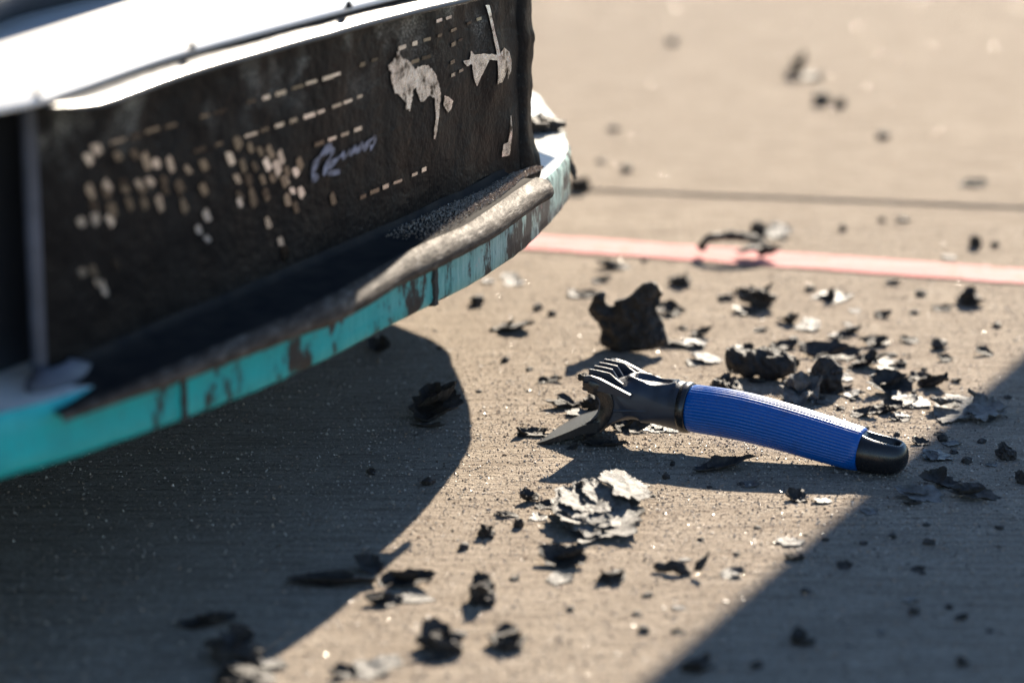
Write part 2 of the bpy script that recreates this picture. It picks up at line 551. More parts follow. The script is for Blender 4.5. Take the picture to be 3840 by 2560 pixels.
# ------------------------------------------------------------------ measured tables (metres)
DEBRIS = [  # kind, x, y, width, picture height as metres, depression sine
    ('shard', 0.1246, 2.1905, 0.0215, 0.0097, 0.258),
    ('chunk', 0.1993, 2.2130, 0.0273, 0.0182, 0.255),
    ('flake', 0.1876, 2.1976, 0.0202, 0.0090, 0.256),
    ('shard', 0.0020, 2.1435, 0.0299, 0.0122, 0.263),
    ('crumb', -0.0285, 2.2199, 0.0112, 0.0091, 0.255),
    ('pale', -0.0022, 2.3087, 0.0168, 0.0066, 0.246),
    ('crumb', 0.0206, 2.2062, 0.0084, 0.0063, 0.256),
    ('crumb', 0.0319, 2.1872, 0.0076, 0.0049, 0.258),
    ('shard', 0.0618, 2.2464, 0.0220, 0.0036, 0.252),
    ('shard', 0.0864, 2.3416, 0.0266, 0.0074, 0.242),
    ('chunk', 0.1385, 2.2836, 0.0202, 0.0094, 0.248),
    ('shard', 0.0739, 2.2941, 0.0145, 0.0051, 0.247),
    ('flake', 0.2618, 2.2392, 0.0298, 0.0078, 0.251),
    ('crumb', 0.2587, 2.2337, 0.0078, 0.0120, 0.252),
    ('chunk', 0.3690, 2.2226, 0.0239, 0.0113, 0.251),
    ('shard', 0.3451, 2.2037, 0.0147, 0.0049, 0.254),
    ('crumb', 0.3342, 2.2506, 0.0093, 0.0057, 0.249),
    ('shard', 0.2182, 2.1636, 0.0158, 0.0117, 0.260),
    ('pale', 0.2314, 2.1485, 0.0211, 0.0095, 0.261),
    ('shard', 0.3272, 3.2556, 0.0252, 0.0313, 0.176),
    ('pale', 0.3469, 3.2463, 0.0292, 0.0171, 0.176),
    ('crumb', 0.3409, 3.0842, 0.0211, 0.0144, 0.185),
    ('crumb', 0.3591, 3.0663, 0.0143, 0.0114, 0.186),
    ('chunk', 0.4048, 2.4169, 0.0122, 0.0145, 0.232),
    ('crumb', 0.4224, 2.4202, 0.0076, 0.0061, 0.232),
    ('shard', 0.4420, 2.6677, 0.0242, 0.0075, 0.211),
    ('crumb', 0.3852, 2.8960, 0.0153, 0.0090, 0.196),
    ('crumb', 0.1981, 3.4774, 0.0183, 0.0107, 0.166),
    ('crumb', 0.1070, 2.9375, 0.0119, 0.0064, 0.195),
    ('crumb', 0.1128, 2.7346, 0.0128, 0.0077, 0.209),
    ('crumb', 0.0883, 2.7738, 0.0104, 0.0052, 0.206),
    ('chunk', 0.0637, 2.6418, 0.0190, 0.0174, 0.216),
    ('shard', 0.3556, 2.5198, 0.0142, 0.0055, 0.224),
    ('crumb', 0.3354, 2.5159, 0.0071, 0.0047, 0.225),
    ('crumb', 0.2958, 2.4798, 0.0078, 0.0070, 0.228),
    ('pale', 0.3761, 2.3774, 0.0127, 0.0060, 0.236),
    ('lump', 0.1558, 1.9672, 0.0264, 0.0163, 0.284),
    ('pale', 0.1460, 2.0571, 0.0236, 0.0111, 0.273),
    ('flake', 0.1385, 2.0956, 0.0186, 0.0073, 0.268),
    ('shard', 0.1230, 2.0985, 0.0167, 0.0080, 0.268),
    ('shard', 0.1464, 2.1243, 0.0148, 0.0088, 0.265),
    ('flake', 0.1736, 2.0837, 0.0133, 0.0053, 0.269),
    ('shard', 0.2394, 2.0647, 0.0434, 0.0105, 0.271),
    ('shard', 0.2650, 2.0392, 0.0247, 0.0110, 0.274),
    ('shard', 0.2780, 2.0977, 0.0220, 0.0073, 0.266),
    ('crumb', 0.3252, 2.0896, 0.0120, 0.0093, 0.267),
    ('shard', 0.2073, 2.0903, 0.0199, 0.0073, 0.268),
    ('pale', 0.1873, 1.9399, 0.0167, 0.0068, 0.287),
    ('shard', 0.2734, 1.9708, 0.0315, 0.0138, 0.282),
    ('shard', 0.3070, 1.9859, 0.0203, 0.0177, 0.280),
    ('flake', 0.2837, 1.9419, 0.0286, 0.0081, 0.286),
    ('shard', 0.2644, 1.9243, 0.0215, 0.0105, 0.288),
    ('shard', 0.2477, 1.9137, 0.0190, 0.0073, 0.290),
    ('flake', 0.2456, 1.9616, 0.0144, 0.0069, 0.284),
    ('shard', 0.2988, 2.0070, 0.0160, 0.0058, 0.277),
    ('flake', 0.2845, 1.8183, 0.0210, 0.0076, 0.303),
    ('crumb', 0.3033, 1.8073, 0.0076, 0.0052, 0.304),
    ('chunk', 0.3310, 1.8167, 0.0134, 0.0105, 0.302),
    ('crumb', 0.2943, 1.8555, 0.0077, 0.0065, 0.297),
    ('chunk', 0.3323, 1.7648, 0.0085, 0.0097, 0.310),
    ('shard', 0.2789, 1.7596, 0.0238, 0.0096, 0.312),
    ('shard', 0.2978, 1.7353, 0.0291, 0.0101, 0.315),
    ('flake', 0.2617, 1.7334, 0.0291, 0.0078, 0.317),
    ('crumb', 0.3205, 1.8516, 0.0065, 0.0036, 0.297),
    ('shard', 0.0132, 1.8687, 0.0216, 0.0072, 0.299),
    ('shard', 0.0384, 1.9349, 0.0260, 0.0074, 0.289),
    ('pale', 0.0472, 1.9166, 0.0196, 0.0067, 0.292),
    ('shard', 0.0634, 1.8449, 0.0272, 0.0071, 0.302),
    ('shard', 0.0810, 1.8794, 0.0253, 0.0078, 0.297),
    ('flake', 0.1043, 1.8824, 0.0253, 0.0072, 0.296),
    ('lump', 0.0574, 1.9294, 0.0136, 0.0173, 0.290),
    ('shard', 0.1402, 1.7932, 0.0438, 0.0087, 0.309),
    ('crumb', 0.1068, 1.8007, 0.0041, 0.0041, 0.308),
    ('crumb', 0.1011, 1.7739, 0.0063, 0.0040, 0.313),
    ('shard', -0.0578, 1.8879, 0.0218, 0.0042, 0.296),
    ('crumb', -0.0542, 1.7612, 0.0091, 0.0057, 0.315),
    ('crumb', -0.0928, 1.7849, 0.0092, 0.0046, 0.311),
    ('shard', -0.1014, 2.0837, 0.0172, 0.0113, 0.270),
    ('shard', 0.0117, 1.7278, 0.0123, 0.0095, 0.321),
    ('shard', 0.0222, 1.7161, 0.0155, 0.0061, 0.323),
    ('shard', -0.0030, 1.6971, 0.0143, 0.0038, 0.326),
    ('crumb', 0.0043, 1.6770, 0.0071, 0.0071, 0.329),
    ('flake', 0.0161, 1.6929, 0.0109, 0.0044, 0.327),
    ('chunk', -0.0156, 1.6591, 0.0107, 0.0081, 0.333),
    ('crumb', -0.0295, 1.6368, 0.0085, 0.0048, 0.337),
    ('shard', 0.0303, 1.6103, 0.0293, 0.0120, 0.341),
    ('pale', 0.0283, 1.5817, 0.0159, 0.0067, 0.347),
    ('lump', 0.0590, 1.5834, 0.0170, 0.0067, 0.346),
    ('flake', 0.1308, 1.5898, 0.0124, 0.0072, 0.344),
    ('shard', 0.1826, 1.7303, 0.0134, 0.0084, 0.319),
    ('pale', 0.1708, 1.6469, 0.0165, 0.0064, 0.333),
    ('crumb', 0.1925, 1.6527, 0.0054, 0.0027, 0.332),
    ('shard', -0.1054, 1.5765, 0.0523, 0.0108, 0.347),
    ('shard', -0.0847, 1.5989, 0.0171, 0.0094, 0.343),
    ('shard', -0.0617, 1.5740, 0.0318, 0.0113, 0.348),
    ('pale', -0.0583, 1.5499, 0.0227, 0.0056, 0.353),
    ('shard', -0.0744, 1.5428, 0.0226, 0.0065, 0.354),
    ('chunk', -0.0179, 1.5457, 0.0207, 0.0166, 0.354),
    ('lump', -0.0388, 1.4725, 0.0251, 0.0188, 0.369),
    ('lump', -0.0027, 1.4777, 0.0237, 0.0111, 0.368),
    ('shard', -0.1740, 1.5091, 0.0291, 0.0108, 0.359),
    ('chunk', -0.1518, 1.4564, 0.0315, 0.0148, 0.371),
    ('lump', -0.1442, 1.4246, 0.0328, 0.0103, 0.378),
    ('pale', -0.1302, 1.4488, 0.0157, 0.0095, 0.373),
    ('pale', -0.0686, 1.4516, 0.0171, 0.0071, 0.373),
    ('pale', -0.0781, 1.4381, 0.0227, 0.0094, 0.376),
    ('shard', -0.0908, 1.4333, 0.0141, 0.0080, 0.377),
    ('shard', -0.0408, 1.4570, 0.0143, 0.0048, 0.372),
    ('lump', 0.1615, 1.4816, 0.0141, 0.0068, 0.365),
    ('lump', 0.1009, 1.4444, 0.0175, 0.0076, 0.375),
    ('crumb', 0.1339, 1.4469, 0.0081, 0.0047, 0.373),
    ('crumb', 0.2303, 1.5275, 0.0070, 0.0050, 0.354),
    ('crumb', 0.2458, 1.4494, 0.0076, 0.0057, 0.370),
    ('crumb', 0.2346, 1.6575, 0.0070, 0.0038, 0.330),
    ('crumb', 0.2558, 1.6463, 0.0080, 0.0037, 0.331),
    ('crumb', 0.3033, 1.6737, 0.0065, 0.0027, 0.325),
    ('crumb', 0.1714, 1.5615, 0.0056, 0.0036, 0.349),
    ('crumb', 0.0907, 1.7364, 0.0039, 0.0022, 0.319),
    ('crumb', 0.1162, 1.6527, 0.0043, 0.0027, 0.333),
    ('crumb', 0.1529, 1.6754, 0.0049, 0.0022, 0.328),
    ('crumb', -0.0052, 2.0532, 0.0065, 0.0046, 0.274),
    ('crumb', 0.0126, 2.0296, 0.0058, 0.0032, 0.277),
    ('crumb', -0.0239, 1.9728, 0.0044, 0.0025, 0.284),
    ('crumb', 0.0745, 1.4989, 0.0074, 0.0044, 0.363),
    ('crumb', 0.0335, 1.5331, 0.0065, 0.0035, 0.356),
    ('crumb', 0.1283, 1.7541, 0.0040, 0.0023, 0.316),
    ('crumb', 0.2646, 1.8675, 0.0054, 0.0036, 0.296),
    ('crumb', 0.2977, 1.8282, 0.0059, 0.0035, 0.301),
    ('crumb', 0.2906, 2.0413, 0.0085, 0.0059, 0.273),
    ('shard', 0.3061, 2.1087, 0.0134, 0.0060, 0.265),
    ('crumb', 0.2628, 2.1399, 0.0075, 0.0041, 0.262),
    ('crumb', 0.1710, 2.2337, 0.0071, 0.0042, 0.253),
    ('crumb', 0.3804, 2.1529, 0.0089, 0.0048, 0.258),
    ('crumb', 0.3209, 2.1926, 0.0083, 0.0042, 0.255),
    ('crumb', 0.1134, 2.3662, 0.0075, 0.0037, 0.240),
    ('flake', 0.0971, 2.0033, 0.0128, 0.0051, 0.280),
    ('shard', 0.0300, 1.9999, 0.0128, 0.0045, 0.281),
    ('crumb', -0.0156, 2.1399, 0.0048, 0.0034, 0.264),
    ('crumb', -0.0551, 2.0896, 0.0046, 0.0027, 0.270),
    ('flake', 0.2166, 1.9542, 0.0109, 0.0056, 0.285),
    ('shard', 0.1063, 1.9095, 0.0061, 0.0021, 0.293),
    ('crumb', 0.3561, 1.9574, 0.0063, 0.0031, 0.282),
    ('pale', 0.2222, 2.0241, 0.0087, 0.0045, 0.276),
    ('shard', 0.1473, 1.9268, 0.0114, 0.0037, 0.290),
    ('crumb', 0.1867, 1.4770, 0.0034, 0.0012, 0.366),
    ('pale', 0.1366, 2.0475, 0.0137, 0.0052, 0.274),
    ('shard', 0.1777, 2.0813, 0.0122, 0.0069, 0.270),
    ('shard', 0.2426, 1.9819, 0.0095, 0.0044, 0.281),
    ('flake', 0.2290, 1.9975, 0.0089, 0.0029, 0.279),
    ('shard', 0.2943, 2.1827, 0.0131, 0.0076, 0.257),
    ('shard', 0.2095, 2.0367, 0.0101, 0.0055, 0.275),
    ('flake', 0.2292, 1.8795, 0.0066, 0.0033, 0.295),
    ('flake', 0.2776, 2.0315, 0.0139, 0.0055, 0.274),
    ('pale', 0.0959, 1.5355, 0.0078, 0.0025, 0.355),
    ('flake', 0.2227, 1.9432, 0.0115, 0.0034, 0.287),
    ('crumb', 0.1706, 2.0157, 0.0039, 0.0016, 0.278),
    ('shard', 0.2787, 1.8480, 0.0116, 0.0053, 0.299),
    ('pale', 0.0337, 1.6367, 0.0119, 0.0034, 0.337),
    ('flake', 0.2566, 2.0740, 0.0145, 0.0082, 0.270),
    ('shard', 0.2940, 1.8699, 0.0078, 0.0024, 0.295),
    ('flake', 0.2068, 1.8785, 0.0123, 0.0060, 0.296),
    ('crumb', 0.0990, 1.9951, 0.0057, 0.0032, 0.281),
    ('shard', 0.2075, 1.9069, 0.0125, 0.0037, 0.292),
    ('crumb', 0.2152, 1.6455, 0.0059, 0.0029, 0.332),
    ('shard', 0.0223, 1.9976, 0.0076, 0.0045, 0.281),
    ('crumb', 0.2965, 2.0712, 0.0033, 0.0016, 0.269),
    ('shard', 0.2159, 1.8460, 0.0062, 0.0033, 0.300),
    ('shard', 0.1298, 2.0944, 0.0097, 0.0043, 0.269),
    ('crumb', 0.3070, 1.9552, 0.0041, 0.0012, 0.283),
    ('pale', 0.2360, 2.1665, 0.0144, 0.0041, 0.259),
    ('flake', 0.2801, 2.0511, 0.0131, 0.0052, 0.272),
    ('crumb', 0.2538, 2.0355, 0.0081, 0.0023, 0.274),
    ('flake', 0.2436, 2.0056, 0.0144, 0.0080, 0.278),
    ('shard', 0.2560, 1.5182, 0.0067, 0.0037, 0.355),
    ('pale', 0.1143, 2.1167, 0.0108, 0.0050, 0.266),
    ('shard', 0.1660, 2.0277, 0.0116, 0.0058, 0.276),
    ('pale', 0.2996, 1.8471, 0.0122, 0.0062, 0.298),
    ('crumb', 0.2453, 1.8836, 0.0045, 0.0024, 0.294),
    ('crumb', 0.2043, 1.9650, 0.0082, 0.0031, 0.284),
    ('crumb', 0.0778, 2.0355, 0.0052, 0.0029, 0.276),
    ('shard', 0.2561, 2.1193, 0.0108, 0.0054, 0.264),
    ('crumb', 0.2283, 1.9294, 0.0031, 0.0015, 0.288),
    ('flake', 0.1548, 1.7594, 0.0119, 0.0057, 0.314),
    ('flake', 0.2263, 1.7042, 0.0102, 0.0047, 0.322),
    ('crumb', 0.2517, 1.5359, 0.0058, 0.0033, 0.352),
    ('shard', 0.3163, 2.2916, 0.0127, 0.0054, 0.245),
    ('shard', 0.2101, 1.9794, 0.0130, 0.0063, 0.282),
    ('shard', 0.2418, 1.5988, 0.0081, 0.0031, 0.340),
    ('crumb', 0.2171, 2.1132, 0.0081, 0.0037, 0.265),
    ('crumb', 0.1929, 2.0616, 0.0082, 0.0039, 0.272),
    ('crumb', 0.1361, 1.6266, 0.0047, 0.0016, 0.337),
    ('crumb', 0.0018, 1.5834, 0.0064, 0.0026, 0.347),
    ('crumb', 0.2496, 2.0273, 0.0039, 0.0016, 0.275),
    ('shard', 0.1791, 1.9981, 0.0121, 0.0038, 0.280),
    ('crumb', 0.2437, 1.9508, 0.0050, 0.0028, 0.285),
    ('shard', 0.0410, 1.8372, 0.0077, 0.0032, 0.303),
    ('pale', 0.0357, 1.9424, 0.0093, 0.0050, 0.288),
    ('crumb', 0.2849, 1.9443, 0.0053, 0.0022, 0.285),
    ('crumb', 0.0117, 1.9739, 0.0044, 0.0016, 0.284),
    ('crumb', 0.1923, 1.9336, 0.0080, 0.0028, 0.288),
    ('flake', 0.1428, 2.0995, 0.0130, 0.0067, 0.268),
    ('shard', 0.3256, 2.0545, 0.0105, 0.0056, 0.271),
    ('shard', 0.2717, 1.9030, 0.0137, 0.0040, 0.291),
    ('pale', 0.2087, 1.9190, 0.0089, 0.0049, 0.290),
    ('crumb', 0.1292, 1.9487, 0.0050, 0.0022, 0.287),
    ('crumb', 0.0712, 1.5254, 0.0060, 0.0027, 0.358),
    ('flake', 0.2513, 2.1214, 0.0128, 0.0071, 0.264),
    ('crumb', 0.0936, 2.0871, 0.0083, 0.0040, 0.270),
    ('crumb', 0.0738, 1.9487, 0.0072, 0.0031, 0.287),
    ('crumb', 0.2329, 1.9294, 0.0065, 0.0034, 0.288),
    ('crumb', 0.2454, 2.2663, 0.0093, 0.0054, 0.249),
    ('crumb', 0.0788, 1.5557, 0.0063, 0.0023, 0.352),
    ('crumb', 0.2006, 1.9997, 0.0067, 0.0029, 0.279),
    ('shard', 0.1939, 2.1403, 0.0112, 0.0037, 0.263),
    ('crumb', -0.0091, 1.6995, 0.0055, 0.0016, 0.325),
    ('crumb', 0.1816, 1.6615, 0.0032, 0.0016, 0.330),
    ('crumb', 0.1337, 2.1451, 0.0075, 0.0027, 0.263),
    ('flake', -0.0199, 2.2936, 0.0105, 0.0047, 0.247),
    ('crumb', 0.2249, 2.0226, 0.0052, 0.0026, 0.276),
    ('crumb', 0.3061, 2.0296, 0.0048, 0.0029, 0.274),
    ('pale', 0.0976, 1.9589, 0.0144, 0.0066, 0.286),
    ('shard', 0.2119, 1.9817, 0.0108, 0.0032, 0.282),
    ('shard', 0.1709, 1.6177, 0.0113, 0.0066, 0.338),
    ('flake', 0.3194, 1.8011, 0.0072, 0.0035, 0.305),
    ('flake', 0.2734, 1.9089, 0.0122, 0.0058, 0.290),
    ('crumb', 0.0537, 2.0180, 0.0055, 0.0019, 0.278),
    ('flake', 0.1994, 1.7257, 0.0114, 0.0042, 0.319),
    ('flake', 0.2077, 1.4962, 0.0051, 0.0022, 0.361),
    ('shard', 0.2649, 2.1347, 0.0132, 0.0078, 0.262),
    ('shard', 0.1987, 1.6035, 0.0091, 0.0042, 0.340),
    ('crumb', 0.2869, 2.0688, 0.0072, 0.0026, 0.270),
    ('crumb', 0.3319, 2.0883, 0.0037, 0.0013, 0.267),
    ('pale', 0.0519, 2.2497, 0.0153, 0.0082, 0.252),
    ('pale', 0.1042, 1.6170, 0.0071, 0.0026, 0.340),
    ('flake', 0.2684, 2.0089, 0.0106, 0.0058, 0.277),
    ('pale', 0.1815, 1.9093, 0.0119, 0.0034, 0.292),
    ('crumb', 0.2905, 1.9716, 0.0066, 0.0031, 0.282),
    ('shard', 0.3251, 1.9984, 0.0070, 0.0041, 0.278),
    ('crumb', -0.0093, 1.6844, 0.0030, 0.0011, 0.328),
    ('shard', 0.3574, 2.0710, 0.0125, 0.0053, 0.268),
    ('crumb', 0.3875, 2.1107, 0.0040, 0.0013, 0.263),
    ('crumb', 0.1492, 1.7603, 0.0054, 0.0026, 0.314),
    ('crumb', 0.2690, 1.4989, 0.0047, 0.0017, 0.359),
    ('crumb', 0.2590, 1.6803, 0.0060, 0.0016, 0.325),
    ('crumb', 0.1025, 1.9694, 0.0075, 0.0035, 0.284),
    ('pale', 0.2302, 1.5470, 0.0096, 0.0038, 0.350),
    ('crumb', 0.2366, 1.8635, 0.0060, 0.0021, 0.297),
    ('flake', 0.2785, 1.9595, 0.0135, 0.0063, 0.283),
    ('shard', 0.0937, 1.4964, 0.0088, 0.0027, 0.363),
    ('shard', 0.2553, 1.7215, 0.0114, 0.0036, 0.319),
    ('pale', 0.2741, 2.1987, 0.0091, 0.0035, 0.255),
    ('crumb', 0.2870, 2.1032, 0.0057, 0.0023, 0.266),
    ('flake', 0.2287, 1.8832, 0.0063, 0.0024, 0.295),
    ('crumb', 0.1318, 1.9595, 0.0066, 0.0034, 0.285),
    ('crumb', 0.0008, 1.5373, 0.0033, 0.0013, 0.356),
    ('crumb', 0.2441, 1.5931, 0.0052, 0.0023, 0.341),
    ('crumb', 0.2526, 2.0366, 0.0052, 0.0019, 0.274),
    ('pale', 0.2643, 2.1590, 0.0068, 0.0021, 0.260),
    ('shard', 0.2848, 2.0371, 0.0081, 0.0026, 0.274),
    ('pale', 0.1834, 2.0306, 0.0103, 0.0042, 0.276),
    ('shard', 0.1744, 2.2413, 0.0149, 0.0064, 0.252),
    ('shard', 0.1920, 2.2615, 0.0157, 0.0068, 0.250),
    ('crumb', 0.1997, 2.0908, 0.0066, 0.0037, 0.268),
    ('crumb', 0.2216, 1.9541, 0.0059, 0.0034, 0.285),
    ('shard', 0.1982, 1.9508, 0.0118, 0.0062, 0.286),
    ('crumb', 0.3153, 1.9294, 0.0071, 0.0040, 0.287),
    ('flake', 0.1673, 1.9078, 0.0079, 0.0031, 0.292),
    ('shard', 0.0802, 1.9207, 0.0135, 0.0080, 0.291),
    ('crumb', 0.1122, 1.9042, 0.0061, 0.0027, 0.293),
    ('flake', 0.0014, 2.2877, 0.0159, 0.0047, 0.248),
    ('crumb', 0.0038, 1.6803, 0.0057, 0.0016, 0.329),
    ('crumb', 0.2799, 2.0019, 0.0080, 0.0035, 0.278),
]
CHECKS = [(0.0665, 0.2734), (0.0777, 0.2777), (0.1089, 0.2703), (0.1340, 0.2690), (0.1525, 0.2629), (0.1677, 0.2598), (0.1900, 0.2567), (0.2167, 0.2509), (0.2414, 0.2511), (0.0664, 0.2562), (0.0917, 0.2555), (0.1166, 0.2548), (0.1399, 0.2516), (0.1571, 0.2511), (0.1785, 0.2494), (0.2018, 0.2432), (0.2403, 0.2374), (0.3006, 0.2580), (0.2859, 0.2500), (0.3072, 0.2440), (0.3222, 0.2520), (0.3281, 0.2410), (0.3388, 0.2488), (0.3506, 0.2392), (0.3677, 0.2359), (0.3873, 0.2314), (0.3762, 0.2417), (0.3568, 0.2461), (0.2957, 0.2371), (0.3153, 0.2342), (0.3409, 0.2313), (0.3615, 0.2305), (0.3810, 0.2260), (0.2982, 0.2272), (0.3213, 0.2245), (0.3459, 0.2217), (0.0666, 0.2559), (0.0900, 0.2533), (0.1184, 0.2512), (0.1444, 0.2483), (0.1800, 0.2443), (0.2012, 0.2408), (0.0712, 0.2474), (0.0973, 0.2418), (0.1233, 0.2426), (0.1466, 0.2404), (0.1702, 0.2372), (0.2082, 0.2317), (0.2438, 0.2213), (0.2304, 0.2150), (0.2443, 0.2077), (0.2985, 0.2229), (0.3223, 0.2207), (0.3467, 0.2214), (0.0719, 0.2404), (0.0940, 0.2368), (0.0512, 0.2407), (0.0510, 0.2130), (0.0661, 0.2121), (0.0723, 0.2043), (0.0816, 0.1993), (0.0999, 0.2111), (0.3491, 0.2048), (0.3714, 0.1908), (0.3799, 0.1821), (0.3688, 0.2358), (0.3862, 0.2314), (0.4121, 0.2335), (0.4041, 0.2294), (0.3584, 0.2304), (0.3969, 0.2186), (0.3863, 0.2140), (0.4027, 0.2079), (0.4762, 0.2039), (0.4136, 0.2158), (0.3833, 0.2259)]
DASHES = [(0.1097, 0.2785), (0.1368, 0.2785), (0.1637, 0.2790), (0.1930, 0.2785), (0.2459, 0.2789), (0.2700, 0.2787), (0.3254, 0.2795), (0.3523, 0.2791), (0.3788, 0.2791), (0.2360, 0.2604), (0.2685, 0.2603), (0.3239, 0.2600), (0.3476, 0.2605), (0.3740, 0.2605), (0.3793, 0.2794), (0.4099, 0.2798), (0.4348, 0.2803), (0.4669, 0.2801), (0.4833, 0.2804), (0.5411, 0.2812), (0.5675, 0.2817), (0.6283, 0.2840), (0.6584, 0.2839), (0.6843, 0.2842), (0.7141, 0.2842), (0.7535, 0.2843), (0.7997, 0.2848), (0.8235, 0.2855), (0.3743, 0.2609), (0.3997, 0.2607), (0.4296, 0.2606), (0.4522, 0.2608), (0.4850, 0.2613), (0.5087, 0.2614), (0.5344, 0.2619), (0.4497, 0.2415), (0.4756, 0.2417), (0.5021, 0.2418), (0.5291, 0.2420), (0.5386, 0.1983), (0.5637, 0.1989), (0.5879, 0.1991), (0.6142, 0.1992), (0.6523, 0.1997), (0.6751, 0.2002), (0.7515, 0.2751), (0.7744, 0.2758), (0.6580, 0.2725), (0.6823, 0.2729), (0.7461, 0.2639), (0.7459, 0.2554), (0.7705, 0.2558), (0.7144, 0.2939), (0.7399, 0.2935)]
PEEL_BROAD = [(0.5942, 0.2750), (0.6064, 0.2773), (0.6205, 0.2829), (0.6265, 0.2772), (0.6406, 0.2750), (0.6578, 0.2673), (0.6659, 0.2692), (0.6821, 0.2677), (0.6952, 0.2638), (0.7083, 0.2545), (0.7148, 0.2449), (0.7110, 0.2319), (0.6999, 0.2186), (0.6956, 0.2200), (0.7026, 0.2327), (0.6996, 0.2447), (0.6881, 0.2476), (0.6716, 0.2448), (0.6652, 0.2463), (0.6590, 0.2558), (0.6510, 0.2548), (0.6475, 0.2481), (0.6425, 0.2420), (0.6363, 0.2439), (0.6318, 0.2505), (0.6118, 0.2569), (0.6044, 0.2645), (0.6031, 0.2707)]
PEEL_TALL = [(0.7777, 0.2614), (0.7957, 0.2607), (0.7994, 0.2662), (0.8066, 0.2633), (0.8363, 0.2610), (0.8572, 0.2586), (0.8500, 0.2731), (0.8396, 0.2933), (0.8468, 0.2927), (0.8546, 0.2773), (0.8668, 0.2587), (0.8824, 0.2610), (0.9001, 0.2565), (0.9041, 0.2496), (0.9021, 0.2432), (0.8921, 0.2385), (0.8902, 0.2453), (0.8744, 0.2384), (0.8589, 0.2380), (0.8590, 0.2455), (0.8571, 0.2549), (0.8400, 0.2565), (0.8287, 0.2502), (0.8137, 0.2406), (0.8046, 0.2479), (0.8011, 0.2574), (0.7884, 0.2568)]
PEEL_DROP = [(0.7249, 0.2439), (0.7352, 0.2420), (0.7490, 0.2379), (0.7454, 0.2328), (0.7367, 0.2310), (0.7231, 0.2378)]
PEEL_SLOT = [(0.8880, 0.1935), (0.8980, 0.1943), (0.9020, 0.2120), (0.9045, 0.2117), (0.9044, 0.1841), (0.8880, 0.1845)]
SCRIPT_A = [(0.4740, 0.2372), (0.4575, 0.2352), (0.4437, 0.2308), (0.4354, 0.2259), (0.4378, 0.2219), (0.4472, 0.2216)]
SCRIPT_B = [(0.4767, 0.2365), (0.4737, 0.2326), (0.4652, 0.2276), (0.4566, 0.2210)]
SCRIPT_C = [(0.4648, 0.2213), (0.4896, 0.2197)]
SCRIPT_D = [(0.4651, 0.2251), (0.4817, 0.2275), (0.4986, 0.2303), (0.4962, 0.2268), (0.5128, 0.2301), (0.5109, 0.2269), (0.5242, 0.2310), (0.5235, 0.2276), (0.5387, 0.2315), (0.5403, 0.2279), (0.5534, 0.2317), (0.5653, 0.2330), (0.5636, 0.2289), (0.5546, 0.2272)]
TOOL_AT = (0.2425, 1.7858, 0.0)


# ------------------------------------------------------------------ loose grit (nobody could count it)
def grains(name, n, area, size, mat, seed, flat=0.6):
    r = random.Random(seed)
    vs, fs = [], []
    oct_f = [(0, 2, 4), (2, 1, 4), (1, 3, 4), (3, 0, 4), (2, 0, 5), (1, 2, 5), (3, 1, 5), (0, 3, 5)]
    made = 0
    while made < n:
        x, y, dens = area(r)
        if r.random() > dens:
            continue
        made += 1
        s = size(r, y)
        rot = Matrix.Rotation(r.uniform(0, 6.28), 3, 'Z') @ Matrix.Rotation(r.uniform(-.7, .7), 3, 'X') @ Matrix.Rotation(r.uniform(-.7, .7), 3, 'Y')
        k = len(vs)
        for ax in ((1, 0, 0), (-1, 0, 0), (0, 1, 0), (0, -1, 0), (0, 0, 1), (0, 0, -1)):
            v = rot @ Vector((ax[0] * s * r.uniform(.6, 1.25), ax[1] * s * r.uniform(.6, 1.25), ax[2] * s * flat * r.uniform(.7, 1.2)))
            vs.append((x + v.x, y + v.y, v.z + s * 0.25))
        fs += [tuple(k + i for i in f) for f in oct_f]
    o = link_mesh(name, vs, fs, mat)
    return o


def ground_area(y0, y1, margin=0.03):
    def f(r):
        y = y0 + (y1 - y0) * r.random() ** 1.25
        hw = (y * 0.9636 + 0.156) * 0.18 + margin
        x = r.uniform(-hw, hw)
        d = 0.45 + 0.55 * min(1.0, max(0.0, fbm((x * 9, y * 9, 5), 3) + 0.55))
        near_tool = math.exp(-(((x - 0.14) / 0.22) ** 2 + ((y - 1.87) / 0.2) ** 2))
        return x, y, min(1.0, 0.35 * d + 0.65 * near_tool)
    return f


g = grains('loose_grit', 46000, ground_area(1.36, 2.5), lambda r, y: 0.00026 + 0.00050 * r.random() + 0.0008 * r.random() ** 7, M['grit'], 11, 0.75)
tag(g, 'fine sandy grit and tiny rubber specks strewn over the concrete', 'grit', kind='stuff')
g = grains('glinting_sand', 16000, ground_area(1.36, 3.9), lambda r, y: (0.00030 + 0.00045 * r.random() ** 2) * (1 + 0.6 * max(0, y - 2.0)), M['quartz'], 23, 0.5)
tag(g, 'tiny glinting quartz grains sprinkled across the sunlit concrete', 'sand', kind='stuff')


# ------------------------------------------------------------------ the race car corner
PA, PB = Vector((-0.2472, 1.4550)), Vector((0.0192, 1.9788))
PL = (PB - PA).length
PT = (PB - PA) / PL
PN = Vector((PT.y, -PT.x))            # outward, towards the open ground


def panel_pt(u, z, off=0.0):
    """point on the outer face of the side panel: u 0..1 along, z height, off outward"""
    bow = 0.012 * 4 * u * (1 - u)
    dent = 0.0013 * fbm((u * 8, z * 15, 5), 2)
    if u > 0.6:
        dent += 0.0036 * fbm((u * 12, z * 18, 2), 2) * min(1, (u - 0.6) * 4)
    q = PA + PT * (u * PL) + PN * (bow + dent + off)
    return Vector((q.x, q.y, z))


